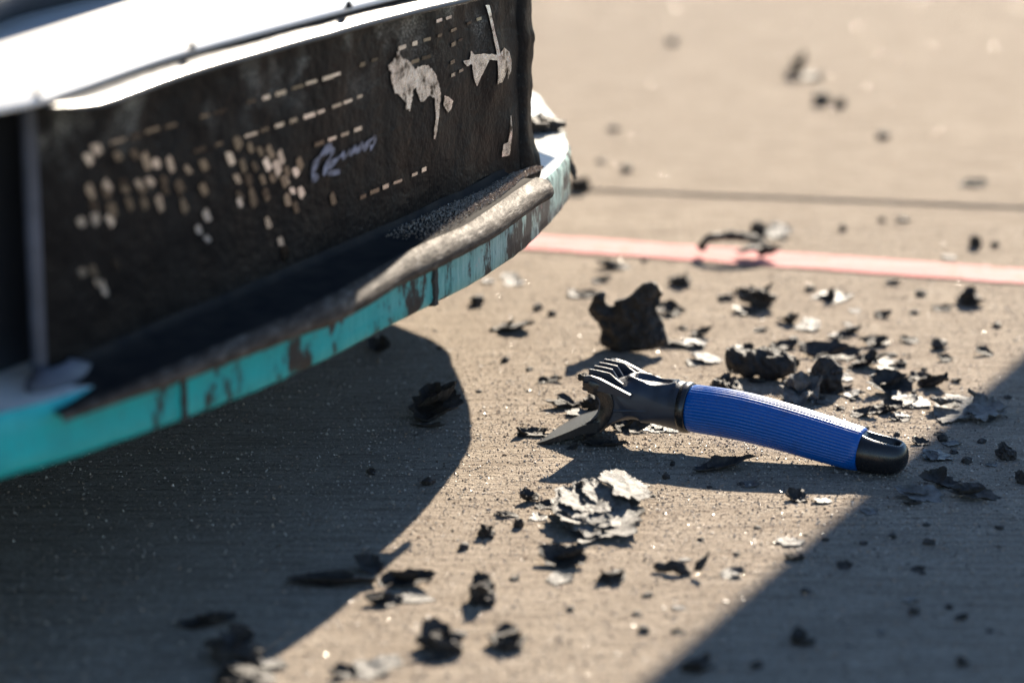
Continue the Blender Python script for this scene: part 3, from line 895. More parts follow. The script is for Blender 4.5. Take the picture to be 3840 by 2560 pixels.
EDGE = [(0.0418, 2.050), (0.0368, 2.0160), (0.0275, 1.9701), (0.0071, 1.8879), (-0.0217, 1.8071), (-0.0487, 1.7488), (-0.0742, 1.6949),
        (-0.1074, 1.6220), (-0.1430, 1.5556), (-0.1791, 1.5006), (-0.2194, 1.4452), (-0.2638, 1.3934)]
ZS = 0.010            # the splitter plate rides this much higher than its drawing


def build_car():
    car = empty('race_car', (-0.35, 2.3, 0))
    tag(car, 'battered race car corner with black side panel, white deck and scraped teal splitter', 'race car')
    inv = Vector(car.location)

    def part(name, vs, fs, mat, parent=None, smooth=False):
        vs = [Vector(v) - inv for v in vs]
        return link_mesh(name, vs, fs, mat, parent or car, smooth)

    # splitter: thick plate, rounded far corner
    far = [(-0.60, 2.95), (-0.30, 2.80), (-0.14, 2.62), (-0.045, 2.41), (0.0157, 2.3076), (0.0276, 2.2500), (0.0384, 2.1685), (0.0432, 2.0950)]
    left = [(-0.36, 1.305), (-0.48, 1.190), (-0.62, 1.000), (-0.74, 0.720), (-1.0, 0.580)]
    outer = catmull([(a, b, 0) for a, b in far + EDGE + left], 6)
    plan = [(p.x, p.y) for p in outer] + [(-1.25, 0.56), (-1.25, 2.95)]
    n_edge = len(outer)
    P = [Vector(p) for p in plan]
    rows = []
    for i, p in enumerate(outer):
        q0, q1 = outer[max(i - 1, 0)], outer[min(i + 1, n_edge - 1)]
        t = (q1 - q0).normalized()
        nrm = Vector((-t.y, t.x, 0))
        if nrm.dot(Vector((1, -0.4, 0))) < 0:
            nrm = -nrm
        row = []
        for k, (ins, z) in enumerate(((0.010, 0.1135), (0.0025, 0.1142), (0.0, 0.117), (0.0, 0.126), (0.0, 0.136), (0.0, 0.1455), (0.0022, 0.1492))):
            w = 0.0010 * fbm((p.x * 60, p.y * 60, z * 90), 4)
            row.append(Vector((p.x, p.y, z + ZS)) - nrm * (ins + w))
        rows.append(row)
    v, f = grid(rows)
    edge = part('splitter_edge', v, f, M['teal'], smooth=True)
    edge['label'] = 'chipped teal painted edge of the splitter'
    top = [r[-1] for r in rows] + [Vector((-1.25, 0.56, 0.1592)), Vector((-1.25, 2.95, 0.1592))]
    part('splitter_top', [Vector((p.x, p.y, 0.1592)) for p in top], [tuple(range(len(top)))], M['splitter_top'])
    bot = [r[0] for r in rows] + [Vector((-1.25, 0.56, 0.1235)), Vector((-1.25, 2.95, 0.1235))]
    part('splitter_underside', [Vector((p.x, p.y, 0.1235)) for p in bot], [tuple(reversed(range(len(bot))))], M['shell'])
    # two dark seams across the teal edge
    for (cx, cy), wd in (((-0.1805, 1.4985), 0.0032), ((-0.0490, 1.7480), 0.0050)):
        best = min(range(1, n_edge - 1), key=lambda i: (outer[i].x - cx) ** 2 + (outer[i].y - cy) ** 2)
        t = (outer[best + 1] - outer[best - 1]).normalized()
        nrm = Vector((-t.y, t.x, 0))
        if nrm.x < 0:
            nrm = -nrm
        c = Vector((cx, cy, 0))
        c = outer[best] + t * (c - outer[best]).dot(t)
        rws = []
        for i in range(13):
            z = 0.1242 + 0.0345 * i / 12
            a = wd * (0.75 + 0.7 * noise.noise(Vector((i * 0.6, cx * 50, 0))))
            b = wd * (0.75 + 0.7 * noise.noise(Vector((i * 0.6, cx * 50, 7))))
            rws.append([c - t * a - nrm * 0.002 + Vector((0, 0, z)), c - t * a * .6 + nrm * 0.0016 + Vector((0, 0, z)),
                        c + t * b * .6 + nrm * 0.0016 + Vector((0, 0, z)), c + t * b - nrm * 0.002 + Vector((0, 0, z))])
        v, f = grid(rws)
        part('edge_seam', v, f, M['tyre'], edge)

    # side panel
    ZT = 0.319
    NU, NV = 120, 28
    rows = []
    for j in range(NV + 1):
        z = 0.160 + (ZT - 0.160) * j / NV
        rows.append([panel_pt(i / NU * 0.945, z) for i in range(NU + 1)])
    v, f = grid(rows)
    panel = part('side_panel', v, f, M['black_body'], smooth=True)
    panel['label'] = 'dusty black side panel with worn silver print'
    rows = [[panel_pt(i / 40 * 0.945, z, -0.004) for i in range(41)] for z in (0.160, ZT)]
    v, f = grid(rows)
    part('panel_back', v, f, M['shell'], panel)
    # leading edge: a round-nosed upright
    rows = []
    for j in range(15):
        z = 0.160 + (ZT - 0.160) * j / 14
        row = []
        for k in range(11):
            a = math.pi * k / 10
            q = PA + PT * (-0.0045 * math.sin(a) - 0.001) + PN * (-0.004 + 0.0048 * math.cos(a))
            row.append(Vector((q.x, q.y, z)))
        rows.append(row)
    v, f = grid(rows)
    part('leading_edge', v, f, M['blue_edge'], smooth=True)
    foot = []
    for j in range(9):
        a = math.pi * 2 * j / 8
    rows = []
    for ang in range(17):
        a = 2 * math.pi * ang / 16
        q = PA + PT * (0.004 + 0.026 * math.cos(a)) + PN * (0.004 + 0.011 * math.sin(a))
        rows.append([Vector((q.x, q.y, 0.1590)), Vector((q.x, q.y, 0.1635)), Vector((PA.x + (q.x - PA.x) * .5, PA.y + (q.y - PA.y) * .5, 0.169))])
    v, f = grid(rows)
    part('edge_foot', v, f, M['blue_edge'], smooth=True)
    # buckled flange at the far end of the panel
    rows = []
    for j in range(49):
        t = j / 48
        z = 0.159 + (0.3185 - 0.159) * t
        wob = 0.0030 * fbm((0, z * 38, 1), 3) + (0.0035 * math.exp(-((z - 0.255) / 0.012) ** 2)) + 0.0045 * math.exp(-((z - 0.160) / 0.020) ** 2)
        base = panel_pt(0.945, z)
        inner = 0.0022 * math.sin(z * 120) * math.sin(z * 41)
        row = []
        for k, (du, dn) in enumerate(((-0.006, 0.0004), (-0.002 + inner, 0.0030), (0.003 + inner * .6, 0.0040), (0.009 + inner * .3, 0.0022 + wob * .4), (0.0140, 0.0012 + wob * .7), (0.0165, 0.0006 + wob), (0.0168, -0.0010 + wob), (0.015, -0.0035), (0.0, -0.004))):
            q = base + Vector((PT.x * du + PN.x * dn, PT.y * du + PN.y * dn, 0))
            row.append(q)
        rows.append(row)
    v, f = grid(rows)
    fl = part('buckled_flange', v, f, M['black_body'], panel, smooth=True)

    # black cove at the foot of the panel and the rolled lip outside it
    LIP = [(-0.2340, 1.4085, 0.1530), (-0.2017, 1.4419, 0.1578), (-0.1796, 1.4706, 0.1598), (-0.1405, 1.5341, 0.1610), (-0.1052, 1.5951, 0.1615), (-0.0731, 1.6766, 0.1620),
           (-0.0480, 1.7293, 0.1625), (-0.0214, 1.7864, 0.1630), (0.0060, 1.8690, 0.1638), (0.0205, 1.9110, 0.1640)]
    path = catmull(LIP, 12)
    rows, cove = [], []
    n = len(path)
    for i, c in enumerate(path):
        s = i / (n - 1)
        t = (path[min(i + 1, n - 1)] - path[max(i - 1, 0)]).normalized()
        nr = Vector((t.y, -t.x, 0)).normalized()
        r = 0.0074 * min(1.0, 0.25 + s * 1.5) * (1 + 0.07 * fbm((s * 10, 0, 4), 3))
        u = max(0.0, min(1.0, (Vector((c.x, c.y)) - PA).dot(PT) / PL))
        w = panel_pt(u, 0.1625, 0.0003)
        ridge = c - nr * (r * 0.55) + Vector((0, 0, r * 0.95))
        zr = ridge.z
        flat = lambda q, dz: Vector((q.x, q.y, zr + dz))
        cove.append([flat(w, 0.005), flat(w + nr * 0.0015, 0.0016), flat(w + nr * 0.005, 0.0002), flat(w.lerp(ridge, 0.55), -0.0010), flat(ridge - nr * 0.004, -0.0008), ridge])
        row = []
        prof = ((-0.55, 0.95), (-0.40, 0.99), (-0.10, 0.97), (0.25, 0.86), (0.58, 0.66), (0.85, 0.36), (1.00, 0.0), (1.02, -0.35), (0.92, -0.66), (0.70, -0.86), (0.42, -0.92), (0.15, -0.84))
        for k, (px, pz) in enumerate(prof):
            sq = 1.0 + 0.05 * fbm((s * 22, k * .35, 2.5), 3)
            row.append(c + nr * (r * sq * px + 0.0012) + Vector((0, 0, r * sq * pz)))
        row[0] = ridge + Vector((0, 0, 0.0004))
        rows.append(row)
    v, f = grid(cove)
    part('panel_cove', v, f, M['cove'], panel, smooth=True)
    v, f = grid(rows)
    lip = part('rolled_lip', v, f, M['lip'], smooth=True)
    lip['label'] = 'scuffed grey rolled rubber lip along the panel foot'
    # inner wall of the roll so that its cut end reads as a hollow curl
    inner = []
    for i, r in enumerate(rows):
        c = path[i]
        inner.append([c + (p - c) * 0.80 for p in r])
    v, f = grid(inner)
    part('lip_inside', v, f, M['tyre'], lip, smooth=True)
    a, b = rows[-1], inner[-1]
    v, f = grid([a, b])
    part('lip_cut_end', v, f, M['lip'], lip)

    # print, peeled patches and script on the panel
    def decal(name, quads, mat, off=0.0008):
        for q in quads:
            part(name, [panel_pt(u, z, off) for u, z in q], [tuple(range(len(q)))], mat, panel)

    r = random.Random(3)
    cells = []
    for u, z in CHECKS:
        du, dz = r.uniform(0.0050, 0.0068), r.uniform(0.0030, 0.0056)
        if 0.16 < z < 0.185 and r.random() < .5:
            du *= 0.8
        sk = -0.0022
        j = lambda: r.uniform(.65, 1.15)
        cells.append([(u - du * j() - sk, z - dz * j() * .6), (u - du * .3 - sk, z - dz * j()), (u + du * j() - sk, z - dz * .7 * j()), (u + du * j() + sk, z + dz * j() * .6), (u + du * .2 + sk, z + dz * j()), (u - du * j() + sk, z + dz * .7 * j())])
    decal('print_square', cells, M['print'])
    cells = []
    for u, z in DASHES:
        du, dz = r.uniform(0.007, 0.0125) * (1 - 0.35 * u), r.uniform(0.0008, 0.0014)
        cells.append([(u - du, z - dz), (u + du, z - dz), (u + du, z + dz), (u - du, z + dz)])
    decal('print_dash', cells, M['print'])
    for poly in (PEEL_BROAD, PEEL_TALL, PEEL_DROP, PEEL_SLOT):
        pts = []
        jit = 1.0 if poly is PEEL_BROAD else 0.35
        for i in range(len(poly)):
            (u0, z0), (u1, z1) = poly[i], poly[(i + 1) % len(poly)]
            for k in range(8):
                s = k / 8
                pts.append((u0 + (u1 - u0) * s + jit * 0.0034 * noise.noise(Vector(((i + s) * 3.1, z0 * 400, 0))), z0 + (z1 - z0) * s + jit * 0.0016 * noise.noise(Vector(((i + s) * 3.1, 5, z0 * 400)))))
        bm = bmesh.new()
        vv = [bm.verts.new((u * PL, z, 0)) for u, z in pts]
        es = [bm.edges.new((vv[i], vv[(i + 1) % len(vv)])) for i in range(len(vv))]
        bmesh.ops.triangle_fill(bm, edges=es, use_beauty=True)
        for _ in range(3):
            bmesh.ops.subdivide_edges(bm, edges=[e for e in bm.edges if e.calc_length() > 0.0022], cuts=1)
            bmesh.ops.triangulate(bm, faces=bm.faces)
        for v in bm.verts:
            v.co = panel_pt(v.co.x / PL, v.co.y, 0.0009) - inv
        from_bm('peeled_patch', bm, M['bare'], panel, smooth=True)
    strips = []
    for line, wd in ((SCRIPT_A, 0.0027), (SCRIPT_B, 0.0021), (SCRIPT_C, 0.0016), (SCRIPT_D, 0.0021)):
        c = catmull([(u, z, 0) for u, z in line], 5)
        for i in range(len(c) - 1):
            a, b = c[i], c[i + 1]
            h = wd * (0.8 + 0.4 * math.sin(i * .7))
            d = Vector(((b - a).x * PL, (b - a).y))
            if d.length < 1e-6:
                continue
            d.normalize()
            ox, oz = -d.y * h / PL, d.x * h
            strips.append([(a.x - ox, a.y - oz), (b.x - ox, b.y - oz), (b.x + ox, b.y + oz), (a.x + ox, a.y + oz)])
    vs, fs = [], []
    for q in strips:
        k = len(vs)
        vs += [panel_pt(u, z, 0.0011) for u, z in q]
        fs.append((k, k + 1, k + 2, k + 3))
    part('script_logo', vs, fs, M['script'], panel)

    # white deck above the panel with a rounded black gloss trim along its front
    front = [(-1.0, 0.555, 0), (-0.73, 0.68, 0), (-0.60, 0.97, 0), (-0.46, 1.155, 0), (-0.35, 1.275, 0), (-0.2505, 1.3860, 0), (-0.2256, 1.4333, 0), (-0.1868, 1.5337, 0), (-0.1340, 1.6370, 0), (-0.0745, 1.7450, 0),
             (-0.012, 1.850, 0), (0.030, 1.985, 0), (0.048, 2.045, 0), (0.086, 2.160, 0), (0.122, 2.30, 0)]
    fr = catmull(front, 6)
    deckplan = [(p.x, p.y) for p in fr] + [(0.02, 2.5), (-0.15, 2.75), (-1.22, 2.75), (-1.22, 0.555)]
    v, f = prism(deckplan, 0.3180, 0.3225, 0.0012)
    dk = part('white_deck', v, f, M['white'])
    dk['label'] = 'glossy white deck panel in full sun'
    rows = []
    run = [p for p in fr if p.x > -0.236 and p.y < 1.86]
    for i, p in enumerate(run):
        t = (run[min(i + 1, len(run) - 1)] - run[max(i - 1, 0)]).normalized()
        nr = Vector((t.y, -t.x, 0))
        wob = 0.0006 * fbm((i * .5, 0, 8), 3)
        row = []
        tp = min(1.0, 0.15 + i / 5.0)
        for ox, z in ((-0.006, 0.3182), (0.0, 0.3176), (0.004, 0.3163), (0.008, 0.3147), (0.0118, 0.3129), (0.0138, 0.3116), (0.0146, 0.3102), (0.0140, 0.3092), (0.010, 0.3088), (0.0, 0.3086), (-0.02, 0.3086)):
            row.append(Vector((p.x, p.y, 0)) + nr * ((ox + wob) * tp - 0.004) + Vector((0, 0, 0.3182 + (z - 0.3182) * tp + wob)))
        rows.append(row)
    v, f = grid(rows)
    part('deck_trim', v, f, M['gloss_edge'], dk, smooth=True)
    for x, y, s in ((-0.238, 1.407, 0.0016), (-0.176, 1.553, 0.0016), (-0.098, 1.702, 0.0020)):
        c = Vector((x, y, 0.3222))
        vs, fs = [], []
        k = 8
        for ring, (rr, dz) in enumerate(((1.2, -0.001), (1.0, 0.0012), (0.6, 0.0026), (0.1, 0.0032))):
            for i in range(k):
                a = 2 * math.pi * i / k
                vs.append(c + Vector((math.cos(a) * rr * s, math.sin(a) * rr * s * 1.6, dz)))
        for ring in range(3):
            for i in range(k):
                fs.append((ring * k + i, ring * k + (i + 1) % k, (ring + 1) * k + (i + 1) % k, (ring + 1) * k + i))
        fs.append(tuple(3 * k + i for i in range(k)))
        part('deck_rivet', vs, fs, M['tyre'], dk)

    # dark nose body behind, its unseen height and forward reach enlarged to block skylight
    body = [(-1.2, 0.68), (-0.78, 0.76), (-0.62, 1.04), (-0.41, 1.26), (-0.335, 1.43), (-0.305, 1.53), (-0.2850, 1.595), (-0.272, 1.655), (-0.2425, 1.722), (-0.21, 1.82), (-0.19, 2.2), (-0.19, 2.9), (-1.2, 2.9)]
    bc = catmull([(a, b, 0) for a, b in body[:11]], 5)
    v, f = prism([(p.x, p.y) for p in bc] + body[11:], 0.3220, 1.25, 0.02)
    part('nose_body', v, f, M['shell'])
    inner = [(-1.15, 0.80), (-0.80, 0.85), (-0.66, 1.08), (-0.50, 1.27), (-0.38, 1.375), (-0.285, 1.455), (-0.262, 1.50), (-0.255, 1.60), (-0.22, 2.05), (-0.20, 2.7), (-1.15, 2.7)]
    v, f = prism(inner, 0.158, 0.3183, 0.0)
    part('inner_bulkhead', v, f, M['shell'])
    # front wheel that carries the car, tucked under the body
    wc = Vector((-0.62, 2.42, 0.30))
    ax = Vector((0.89, -0.45, 0)).normalized()
    fw = Vector((0, 0, 1)).cross(ax)

    def ring(prof, segs=40):
        rws = []
        for i in range(segs):
            a = 2 * math.pi * i / segs
            d = fw * math.cos(a) + Vector((0, 0, 1)) * math.sin(a)
            rws.append([wc + ax * x + d * r for x, r in prof])
        return grid(rws, closed_v=True)
    v, f = ring([(-0.13, 0.19), (-0.145, 0.24), (-0.14, 0.288), (-0.12, 0.300), (0.12, 0.300), (0.14, 0.288), (0.145, 0.24), (0.13, 0.19)])
    tyre = part('wheel', v, f, M['tyre'], smooth=True)
    v, f = ring([(-0.13, 0.192), (-0.10, 0.175), (0.09, 0.17), (0.10, 0.06), (0.115, 0.03), (0.115, 0.004)])
    part('rim', v, f, M['wheel'], tyre, smooth=True)
    return car


build_car()


# ------------------------------------------------------------------ grit on the lip shelf
def lip_dust():
    r = random.Random(5)
    vs, fs = [], []
    oct_f = [(0, 2, 4), (2, 1, 4), (1, 3, 4), (3, 0, 4), (2, 0, 5), (1, 2, 5), (3, 1, 5), (0, 3, 5)]
    for _ in range(7000):
        u = 0.56 + 0.40 * r.random() ** 0.6
        wid = 0.004 + 0.9 * max(0.004, 0.036 - 0.030 * max(0.0, (u - 0.6) / 0.4))
        p = panel_pt(u, 0.1702, r.uniform(0.003, wid))
        s = 0.0002 + 0.0004 * r.random() ** 2
        k = len(vs)
        rot = Matrix.Rotation(r.uniform(0, 6.28), 3, 'Z') @ Matrix.Rotation(r.uniform(-.8, .8), 3, 'X')
        for ax in ((1, 0, 0), (-1, 0, 0), (0, 1, 0), (0, -1, 0), (0, 0, 1), (0, 0, -1)):
            vs.append(p + rot @ (Vector(ax) * s * r.uniform(.6, 1.3)) + Vector((0, 0, s * 0.4 + 0.0012 * r.random() ** 2)))
        fs += [tuple(k + i for i in f) for f in oct_f]
    o = link_mesh('lip_grit', vs, fs, M['grit'])
    tag(o, 'sparkling black and silver grit lying on the lip shelf below the black panel', 'grit', kind='stuff')


lip_dust()


# ------------------------------------------------------------------ the scraper: local x runs from the cap towards the blade, y away, z up
def build_scraper():
    t = empty('hand_scraper', TOOL_AT, 0.0)
    tag(t, 'blue ribbed handle hand scraper with black toothed head and curved blade', 'scraper')
    yaw = rad(24)
    U = Vector((math.cos(yaw), -math.sin(yaw), 0))
    V = Vector((math.sin(yaw), math.cos(yaw), 0))

    def W(a, b, c):                      # millimetres along, across, up
        return (-U * a + V * b + Vector((0, 0, c))) * 0.001

    def part(name, pts, fs, mat, parent=None, smooth=False):
        return link_mesh(name, [W(*p) for p in pts], fs, mat, parent or t, smooth)

    # handle centre line: along, height, radius
    CL = catmull([(-20, 12.6, 13.0), (11, 14.2, 14.6), (40, 18.6, 15.6), (69, 23.4, 16.0), (101, 27.2, 16.4), (133, 28.2, 16.0), (146, 28.0, 15.5)], 10)

    def cl(a):
        for p, q in zip(CL, CL[1:]):
            if p.x <= a <= q.x:
                s = (a - p.x) / max(q.x - p.x, 1e-9)
                r = p.lerp(q, s)
                tn = (q - p)
                return r.y, r.z, math.atan2(tn.y, tn.x)
        return CL[-1].y, CL[-1].z, 0.0

    def section(a, r, th, k=1.0):
        c, _, sl = cl(a)
        return (a - math.sin(sl) * r * math.sin(th) * k, r * math.cos(th), c + math.cos(sl) * r * math.sin(th))

    # ribbed blue sleeve
    NR, SEG = 40, 280
    rows = []
    ends = [(12.2, -2.2), (12.4, -0.9), (13.4, -0.2), (15, 0)] + [(15 + (131 - 15) * i / 36, 0) for i in range(1, 36)] + [(131, 0), (132.4, -0.3), (133.2, -1.2), (133.4, -2.4)]
    for a, dr in ends:
        _, r, _ = cl(a)
        fade = 1.0 if 15 < a < 131 else 0.4
        row = []
        for k in range(SEG):
            th = 2 * math.pi * k / SEG
            rib = abs(math.sin(th * NR / 2))
            row.append(section(a, r + dr + fade * (0.50 * rib ** 0.7 - 0.36), th))
        rows.append(row)
    v, f = grid(rows, closed_u=True)
    n = len(v)
    f.append(tuple(range(SEG)))
    f.append(tuple(range(n - SEG, n)))
    sl = part('handle', v, f, M['blue'], smooth=False)
    sharp_smooth(sl, 50)
    sl['label'] = 'blue lengthwise-ribbed vinyl grip'

    # end cap with a hanging slot
    rows = []
    prof = [(14.0, 0.95), (12.3, 0.965), (11.6, 0.985), (4, 0.985), (-3, 0.97), (-9, 0.92), (-13.5, 0.80), (-16.3, 0.62), (-18.0, 0.40), (-18.8, 0.18), (-19.0, 0.02)]
    SEG = 48
    for a, k in prof:
        c, r, _ = cl(max(a, -20))
        rr = 14.3 * k
        row = []
        for j in range(SEG):
            th = 2 * math.pi * j / SEG
            y, z = rr * math.cos(th), rr * math.sin(th)
            flat = 0.0
            if a < 8:                                  # top slopes away towards the tip
                lim = 11.2 - max(0.0, (8 - a)) * 0.12
                if z > lim:
                    z = lim + (z - lim) * 0.25
                # slot: a trough along the top
                depth = 9.5 * max(0.0, 1 - (abs(y) / 5.4) ** 4) if -13.5 < a < 9 and z > 2 else 0
                z -= depth * (1.0 if -12 < a < 6 else 0.55)
            row.append((a, y, 13.0 + z * 0.98 + (c - 13.0) * 0.6))
        rows.append(row)
    v, f = grid(rows, closed_u=True)
    f.append(tuple(range(SEG)))
    f.append(tuple(range(len(v) - SEG, len(v))))
    cap = part('end_cap', v, f, M['plastic_smooth'])
    md = cap.modifiers.new('smooth', 'SUBSURF')
    md.levels = md.render_levels = 2
    cap.data.shade_smooth()

    # collar ring between sleeve and head
    rows = []
    for a, r in ((132.6, 14.0), (132.8, 16.6), (133.6, 17.3), (136.8, 17.5), (138.4, 17.0), (139.2, 15.6)):
        rows.append([section(a, r, 2 * math.pi * k / 64) for k in range(64)])
    v, f = grid(rows, closed_u=True)
    part('collar', v, f, M['plastic_smooth'], smooth=True)

    # head: side profile puffed out sideways, round at the collar, flat and wide at the mouth
    top = [(137, 45.0), (141, 45.6), (146, 45.0), (152, 46.0), (160, 46.9), (168, 47.2), (175, 46.2), (179, 44.6), (183, 43.3), (190, 42.8), (197, 42.7), (201.4, 42.4), (202.4, 41.4), (201.8, 40.2)]
    mouth = [(199.6, 39.8), (196.2, 38.8), (193.2, 36.6), (191.4, 33.2), (190.9, 29.0), (192.4, 23.2), (196.5, 17.2)]
    low = [(200.5, 13.6), (198.8, 10.0), (193.0, 11.2), (187.5, 13.6), (181.5, 15.2), (174, 16.2), (167, 16.0), (160, 15.2), (150, 13.6), (141, 12.2), (137, 12.0)]
    C = [Vector((p.x, p.y)) for p in catmull([(a, b, 0) for a, b in top + mouth + low], 5)]

    def halfw(a):
        tab = [(136, 16.2), (146, 15.4), (158, 14.6), (168, 15.6), (178, 18.6), (188, 22.0), (196, 24.0), (204, 25.0)]
        for (x0, w0), (x1, w1) in zip(tab, tab[1:]):
            if x0 <= a <= x1:
                s = (a - x0) / (x1 - x0)
                s = s * s * (3 - 2 * s)
                return w0 + (w1 - w0) * s
        return tab[0][1] if a < 136 else tab[-1][1]

    def dimple(a, b, c):
        if c < 40 or a < 142 or a > 185:
            return 0.0
        e = ((a - 160.5) / 14.5) ** 2 + (b / 8.2) ** 2
        ring_ = 1.5 * math.exp(-((math.sqrt(e) - 1.22) / 0.16) ** 2)
        pit = -5.2 * max(0.0, 1 - e) ** 0.6 if e < 1 else 0.0
        return ring_ + pit
    ts = [-1, -0.985, -0.95, -0.88, -0.78] + [-0.66 + 0.066 * i for i in range(21)] + [0.78, 0.88, 0.95, 0.985, 1]
    rows = []
    for tt in ts:
        row = []
        for p in C:
            a, c = p.x, p.y
            k = max(0.0, min(1.0, (178 - a) / 36.0))
            k = k * k * (3 - 2 * k)
            mid = 29.0 + (28.5 - 29.0) * k
            circ = math.sqrt(max(0.0, 1 - (tt * 0.985) ** 2))
            edge = 1 - 0.10 * max(0.0, (abs(tt) - 0.86) / 0.14) ** 2
            sc = edge * (1 - k) + circ * k
            if c < 26 and a > 165:                     # arch under the waist opens to the sides
                c = c + 5.0 * (abs(tt) ** 2) * math.exp(-((a - 172) / 9) ** 2)
            if c > mid and a < 184:
                sc *= 1 - 0.40 * abs(tt) ** 2.4 * max(0.0, min(1.0, (a - 142) / 14)) * max(0.0, min(1.0, (188 - a) / 10)) * (1 - 0.3 * k)
            z = mid + (c - mid) * sc
            b = tt * halfw(a)
            # raised crest from the near rim running back along each shoulder
            if c > 40 and a > 146:
                z += 0.7 * math.exp(-((abs(tt) - 0.9) / 0.10) ** 2) * min(1, (a - 146) / 20) * max(0.0, min(1.0, (184 - a) / 6))
            z += dimple(a, b, z)
            row.append((a, b, z))
        rows.append(row)
    v, f = grid(rows)
    nC = len(C)
    # close the sides
    f.append(tuple(range(nC)))
    f.append(tuple(range(len(v) - nC, len(v))))
    hd = part('head', v, f, M['plastic'], smooth=False)
    sharp_smooth(hd, 42)
    hd['label'] = 'black textured plastic scraper head'

    # smooth dark rim that follows the mouth on both flanks
    rimc = catmull([(a, c, 0) for a, c in [(201.4, 42.6), (196.5, 42.0), (190.8, 39.4), (186.8, 35.5), (185.8, 29.0), (187.2, 22.5), (191.0, 16.6), (195.8, 12.6), (200.5, 10.4)]], 5)
    wid = 4.6
    for sgn in (-1, 1):
        rows = []
        for i, p in enumerate(rimc):
            tn = (rimc[min(i + 1, len(rimc) - 1)] - rimc[max(i - 1, 0)]).normalized()
            nr = Vector((-tn.y, tn.x, 0))
            w = wid * (0.55 if i < 4 else 1.0)
            hw = halfw(p.x)
            row = []
            for s, lift in ((-1.0, -1.2), (-1.0, 0.5), (-0.85, 1.0), (0.85, 1.0), (1.0, 0.5), (1.0, -1.2)):
                q = p + nr * (w * s)
                row.append((q.x, sgn * (hw + lift), q.y))
            rows.append(row)
        v, f = grid(rows)
        f.append(tuple(range(6)))
        f.append(tuple(range(len(v) - 6, len(v))))
        rm = part('mouth_rim', v, f, M['plastic_smooth'], hd)
        sharp_smooth(rm, 40)

    # six teeth: the two outer ones run back into long crests
    def tooth(b, prof, th):
        lo = 42.6
        vs, fs = [], []
        pts = prof + [(prof[-1][0], min(lo - 2.0, prof[-1][1] - 3.0)), (prof[0][0] - 0.6, lo - 1.6)]
        k = len(pts)
        for s in (-1, 1):
            for a, c in pts:
                taper = 0.62 if c > 49 else 1.0
                vs.append((a, b + s * th * 0.5 * taper, c))
        fs.append(tuple(range(k)))
        fs.append(tuple(range(k, 2 * k))[::-1])
        for i in range(k):
            fs.append((i, (i + 1) % k, k + (i + 1) % k, k + i))
        o = part('tooth', vs, fs, M['plastic'], hd)
        soften(o, 0.00022, 2, 30)
    for i, b in enumerate((-22.5, -13.5, -4.5, 4.5, 13.5, 22.5)):
        if i in (0, 5):
            prof = [(202.6, 42.4), (202.2, 47.4), (200.6, 49.0), (197, 49.4), (191, 48.2), (185, 46.0), (179, 43.6), (172, 40.8), (168, 39.4)]
        elif i in (1, 4):
            prof = [(202.4, 42.4), (201.9, 51.2), (196, 50.9), (187, 49.9), (183.0, 47.0), (177.0, 43.4)]
        else:
            prof = [(202.4, 42.4), (201.9, 51.2), (196, 50.9), (188.6, 50.1), (184.6, 44.2), (183.8, 43.0)]
        tooth(b, prof, 2.9 if i in (0, 5) else 2.2)

    # curved blade sweeping down to the ground
    spine = catmull([(a, c, 0) for a, c in [(190.0, 13.8), (195.5, 13.2), (201.5, 11.6), (208, 8.6), (216, 5.2), (224, 2.2), (233.5, -1.2)]], 6)
    rows = []
    nS = len(spine)
    for i, p in enumerate(spine):
        s = i / (nS - 1)
        hw = 23.8 + (34.5 - 23.8) * min(1, s * 1.15)
        th = 6.6 * (1 - s) ** 0.7 + 1.1
        row = []
        for j in range(15):
            q = -1 + 2 * j / 14
            row.append((p.x + 1.0 * (1 - q * q) * s, q * hw, p.y + th * 0.5))
        for j in range(15):
            q = 1 - 2 * j / 14
            row.append((p.x + 1.0 * (1 - q * q) * s, q * hw, p.y - th * 0.5))
        rows.append(row)
    v, f = grid(rows, closed_u=True)
    f.append(tuple(range(30)))
    f.append(tuple(range(len(v) - 30, len(v))))
    bl = part('blade', v, f, M['blade'])
    sharp_smooth(bl, 40)
    bl['label'] = 'worn black plastic scraping blade'
    # long flank rib of the head, near and far side
    for sgn in (-1, 1):
        rows = []
        for i in range(25):
            s = i / 24
            a = 160 + 24 * s
            hw = halfw(a)
            k = max(0.0, min(1.0, (178 - a) / 36.0))
            k = k * k * (3 - 2 * k)
            c0 = 26.2 - 0.6 * s
            hgt = 1.1 * math.sin(math.pi * min(0.999, 0.08 + s * 0.9)) ** 0.5
            rows.append([(a, sgn * (hw - 1.5), c0 + 1.4), (a, sgn * (hw * (1 - 0.02 * k) + hgt), c0 + 0.7), (a, sgn * (hw * (1 - 0.02 * k) + hgt), c0 - 0.4), (a, sgn * (hw - 1.5), c0 - 2.6)])
        v, f = grid(rows)
        part('flank_rib', v, f, M['plastic'], hd, smooth=True)
    return t


scraper = build_scraper()


